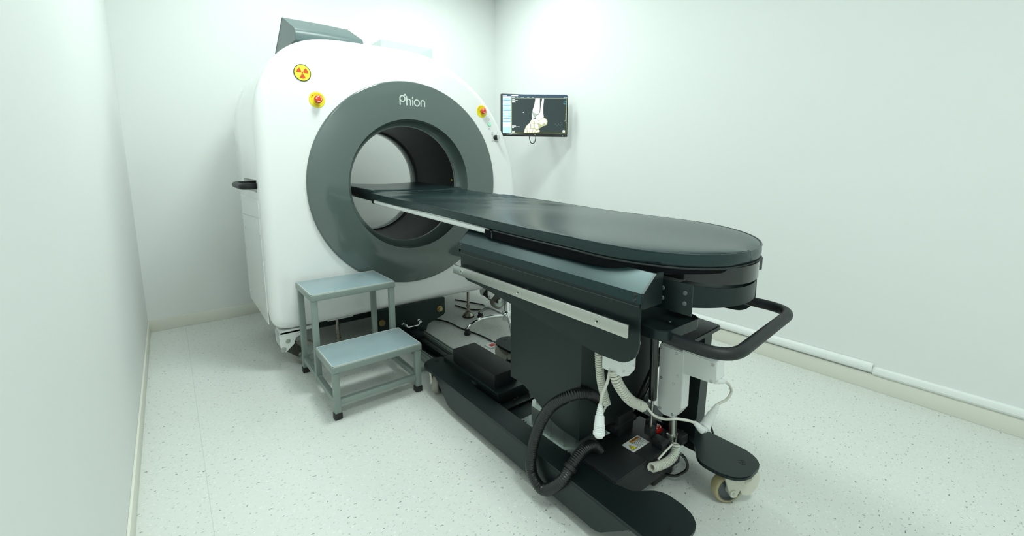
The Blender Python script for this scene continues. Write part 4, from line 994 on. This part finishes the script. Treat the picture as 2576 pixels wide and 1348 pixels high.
# bones (screen crop coordinates)
ly.poly(SBT, [(1000, 668), (1050, 690), (1086, 742), (1078, 800), (1052, 832), (1010, 842), (930, 884), (905, 910), (930, 930), (920, 965), (840, 978), (615, 980), (625, 905), (640, 880), (672, 822), (700, 812), (748, 735), (800, 700), (900, 690)], 3)
ly.poly(SBO, [(834, 292), (922, 292), (925, 480), (918, 560), (895, 602), (850, 600), (800, 570), (778, 555), (785, 510), (815, 420)], 5)
ly.poly(SBO, [(970, 294), (1006, 294), (990, 470), (994, 590), (1004, 650), (995, 690), (945, 695), (905, 650), (895, 615), (930, 570), (945, 440)], 5)
ly.poly(SHD, [(760, 590), (785, 560), (850, 604), (890, 605), (840, 670), (770, 700), (765, 640)], 4)
ly.poly(SBO, [(768, 600), (790, 620), (785, 650), (830, 680), (770, 705), (765, 650)], 5)
ly.poly(SBO, [(845, 665), (885, 615), (935, 690), (950, 700), (900, 712), (852, 690)], 5)
ly.poly(SBO, [(745, 735), (780, 705), (900, 695), (935, 712), (880, 735), (800, 745), (770, 752)], 5)
ly.poly(SBO, [(940, 715), (1020, 690), (1050, 712), (1062, 760), (1020, 800), (960, 820), (920, 790), (905, 745)], 4)
ly.poly(SBO, [(1035, 730), (1060, 750), (1058, 800), (1035, 800)], 5); ly.poly(SBT, [(985, 790), (1025, 775), (1030, 800), (975, 825)], 5)
ly.poly(SBO, [(735, 765), (795, 750), (805, 790), (760, 800), (715, 795)], 5); ly.poly(SBO, [(820, 745), (890, 735), (910, 780), (850, 790), (825, 775)], 5)
ly.poly(SBO, [(690, 805), (735, 800), (730, 860), (690, 868)], 5); ly.poly(SBO, [(755, 808), (800, 806), (805, 880), (755, 885)], 5); ly.poly(SBO, [(825, 800), (880, 800), (905, 870), (880, 905), (828, 880)], 5); ly.poly(SBO, [(645, 870), (675, 830), (680, 868), (650, 905)], 5)
ly.poly(SBO, [(620, 975), (632, 912), (668, 915), (660, 978)], 5); ly.poly(SBO, [(680, 872), (732, 870), (712, 972), (686, 974)], 5); ly.poly(SBO, [(738, 900), (785, 900), (772, 972), (726, 974)], 5); ly.poly(SBO, [(800, 915), (835, 912), (850, 945), (790, 972)], 5); ly.poly(SBO, [(850, 940), (915, 925), (932, 945), (915, 962), (838, 970)], 5)
for k_, (bm_, m_) in ly.b.items(): obj('screen_image', bm_, m_, scr, 0)
t = new(); text_bm(t, 'FiberSeed', .010, MM_ @ Matrix.Translation((U(318), .0125, .0021)), 0, .0002); text_bm(t, 'hp', .010, MM_ @ Matrix.Translation((U(836), .0125, .0021)), 0, .0002)
flat(t, disc_pts(U(1403), .0085, .0025, 10), MM_ @ Matrix.Translation((0, 0, .002)), .0003); obj('bezel_print', t, LETTER, mon, 0)
# cable loop and wall arm
lp = [MM_ @ Vector((U(a), b, -.02)) for a, b in ((735, .01), (740, -.018), (765, -.045), (800, -.052), (838, -.044), (860, -.018), (864, .01))]
tube('cable_loop', lp, .0032, BLACKR, mon)
cpos = MM_ @ Vector((MWd * .55, MH * .5, -.034))
t = new(); add_box(t, X1 - .02, X1, cpos.y + .17 - .04, cpos.y + .17 + .04, cpos.z - .09, cpos.z + .09, .003); add_cyl(t, (X1 - .035, cpos.y + .17, cpos.z - .03), (X1 - .035, cpos.y + .17, cpos.z + .03), .018, n=20)
add_sweep(t, [Vector((X1 - .035, cpos.y + .17, cpos.z)), cpos], .015, 14); obj('wall_arm', t, BLACKP, mon, 40)
bpy.context.view_layer.update()
for o in bpy.data.objects:
    if o.type == 'MESH' and o.name.split('.')[0] in ('stop_lettering', 'screen_image', 'label_print', 'power_lettering', 'pc_lettering', 'logo_lettering', 'bezel_print', 'arrow_print', 'trefoil', 'edge_trim'): o['kind'] = 'stuff'
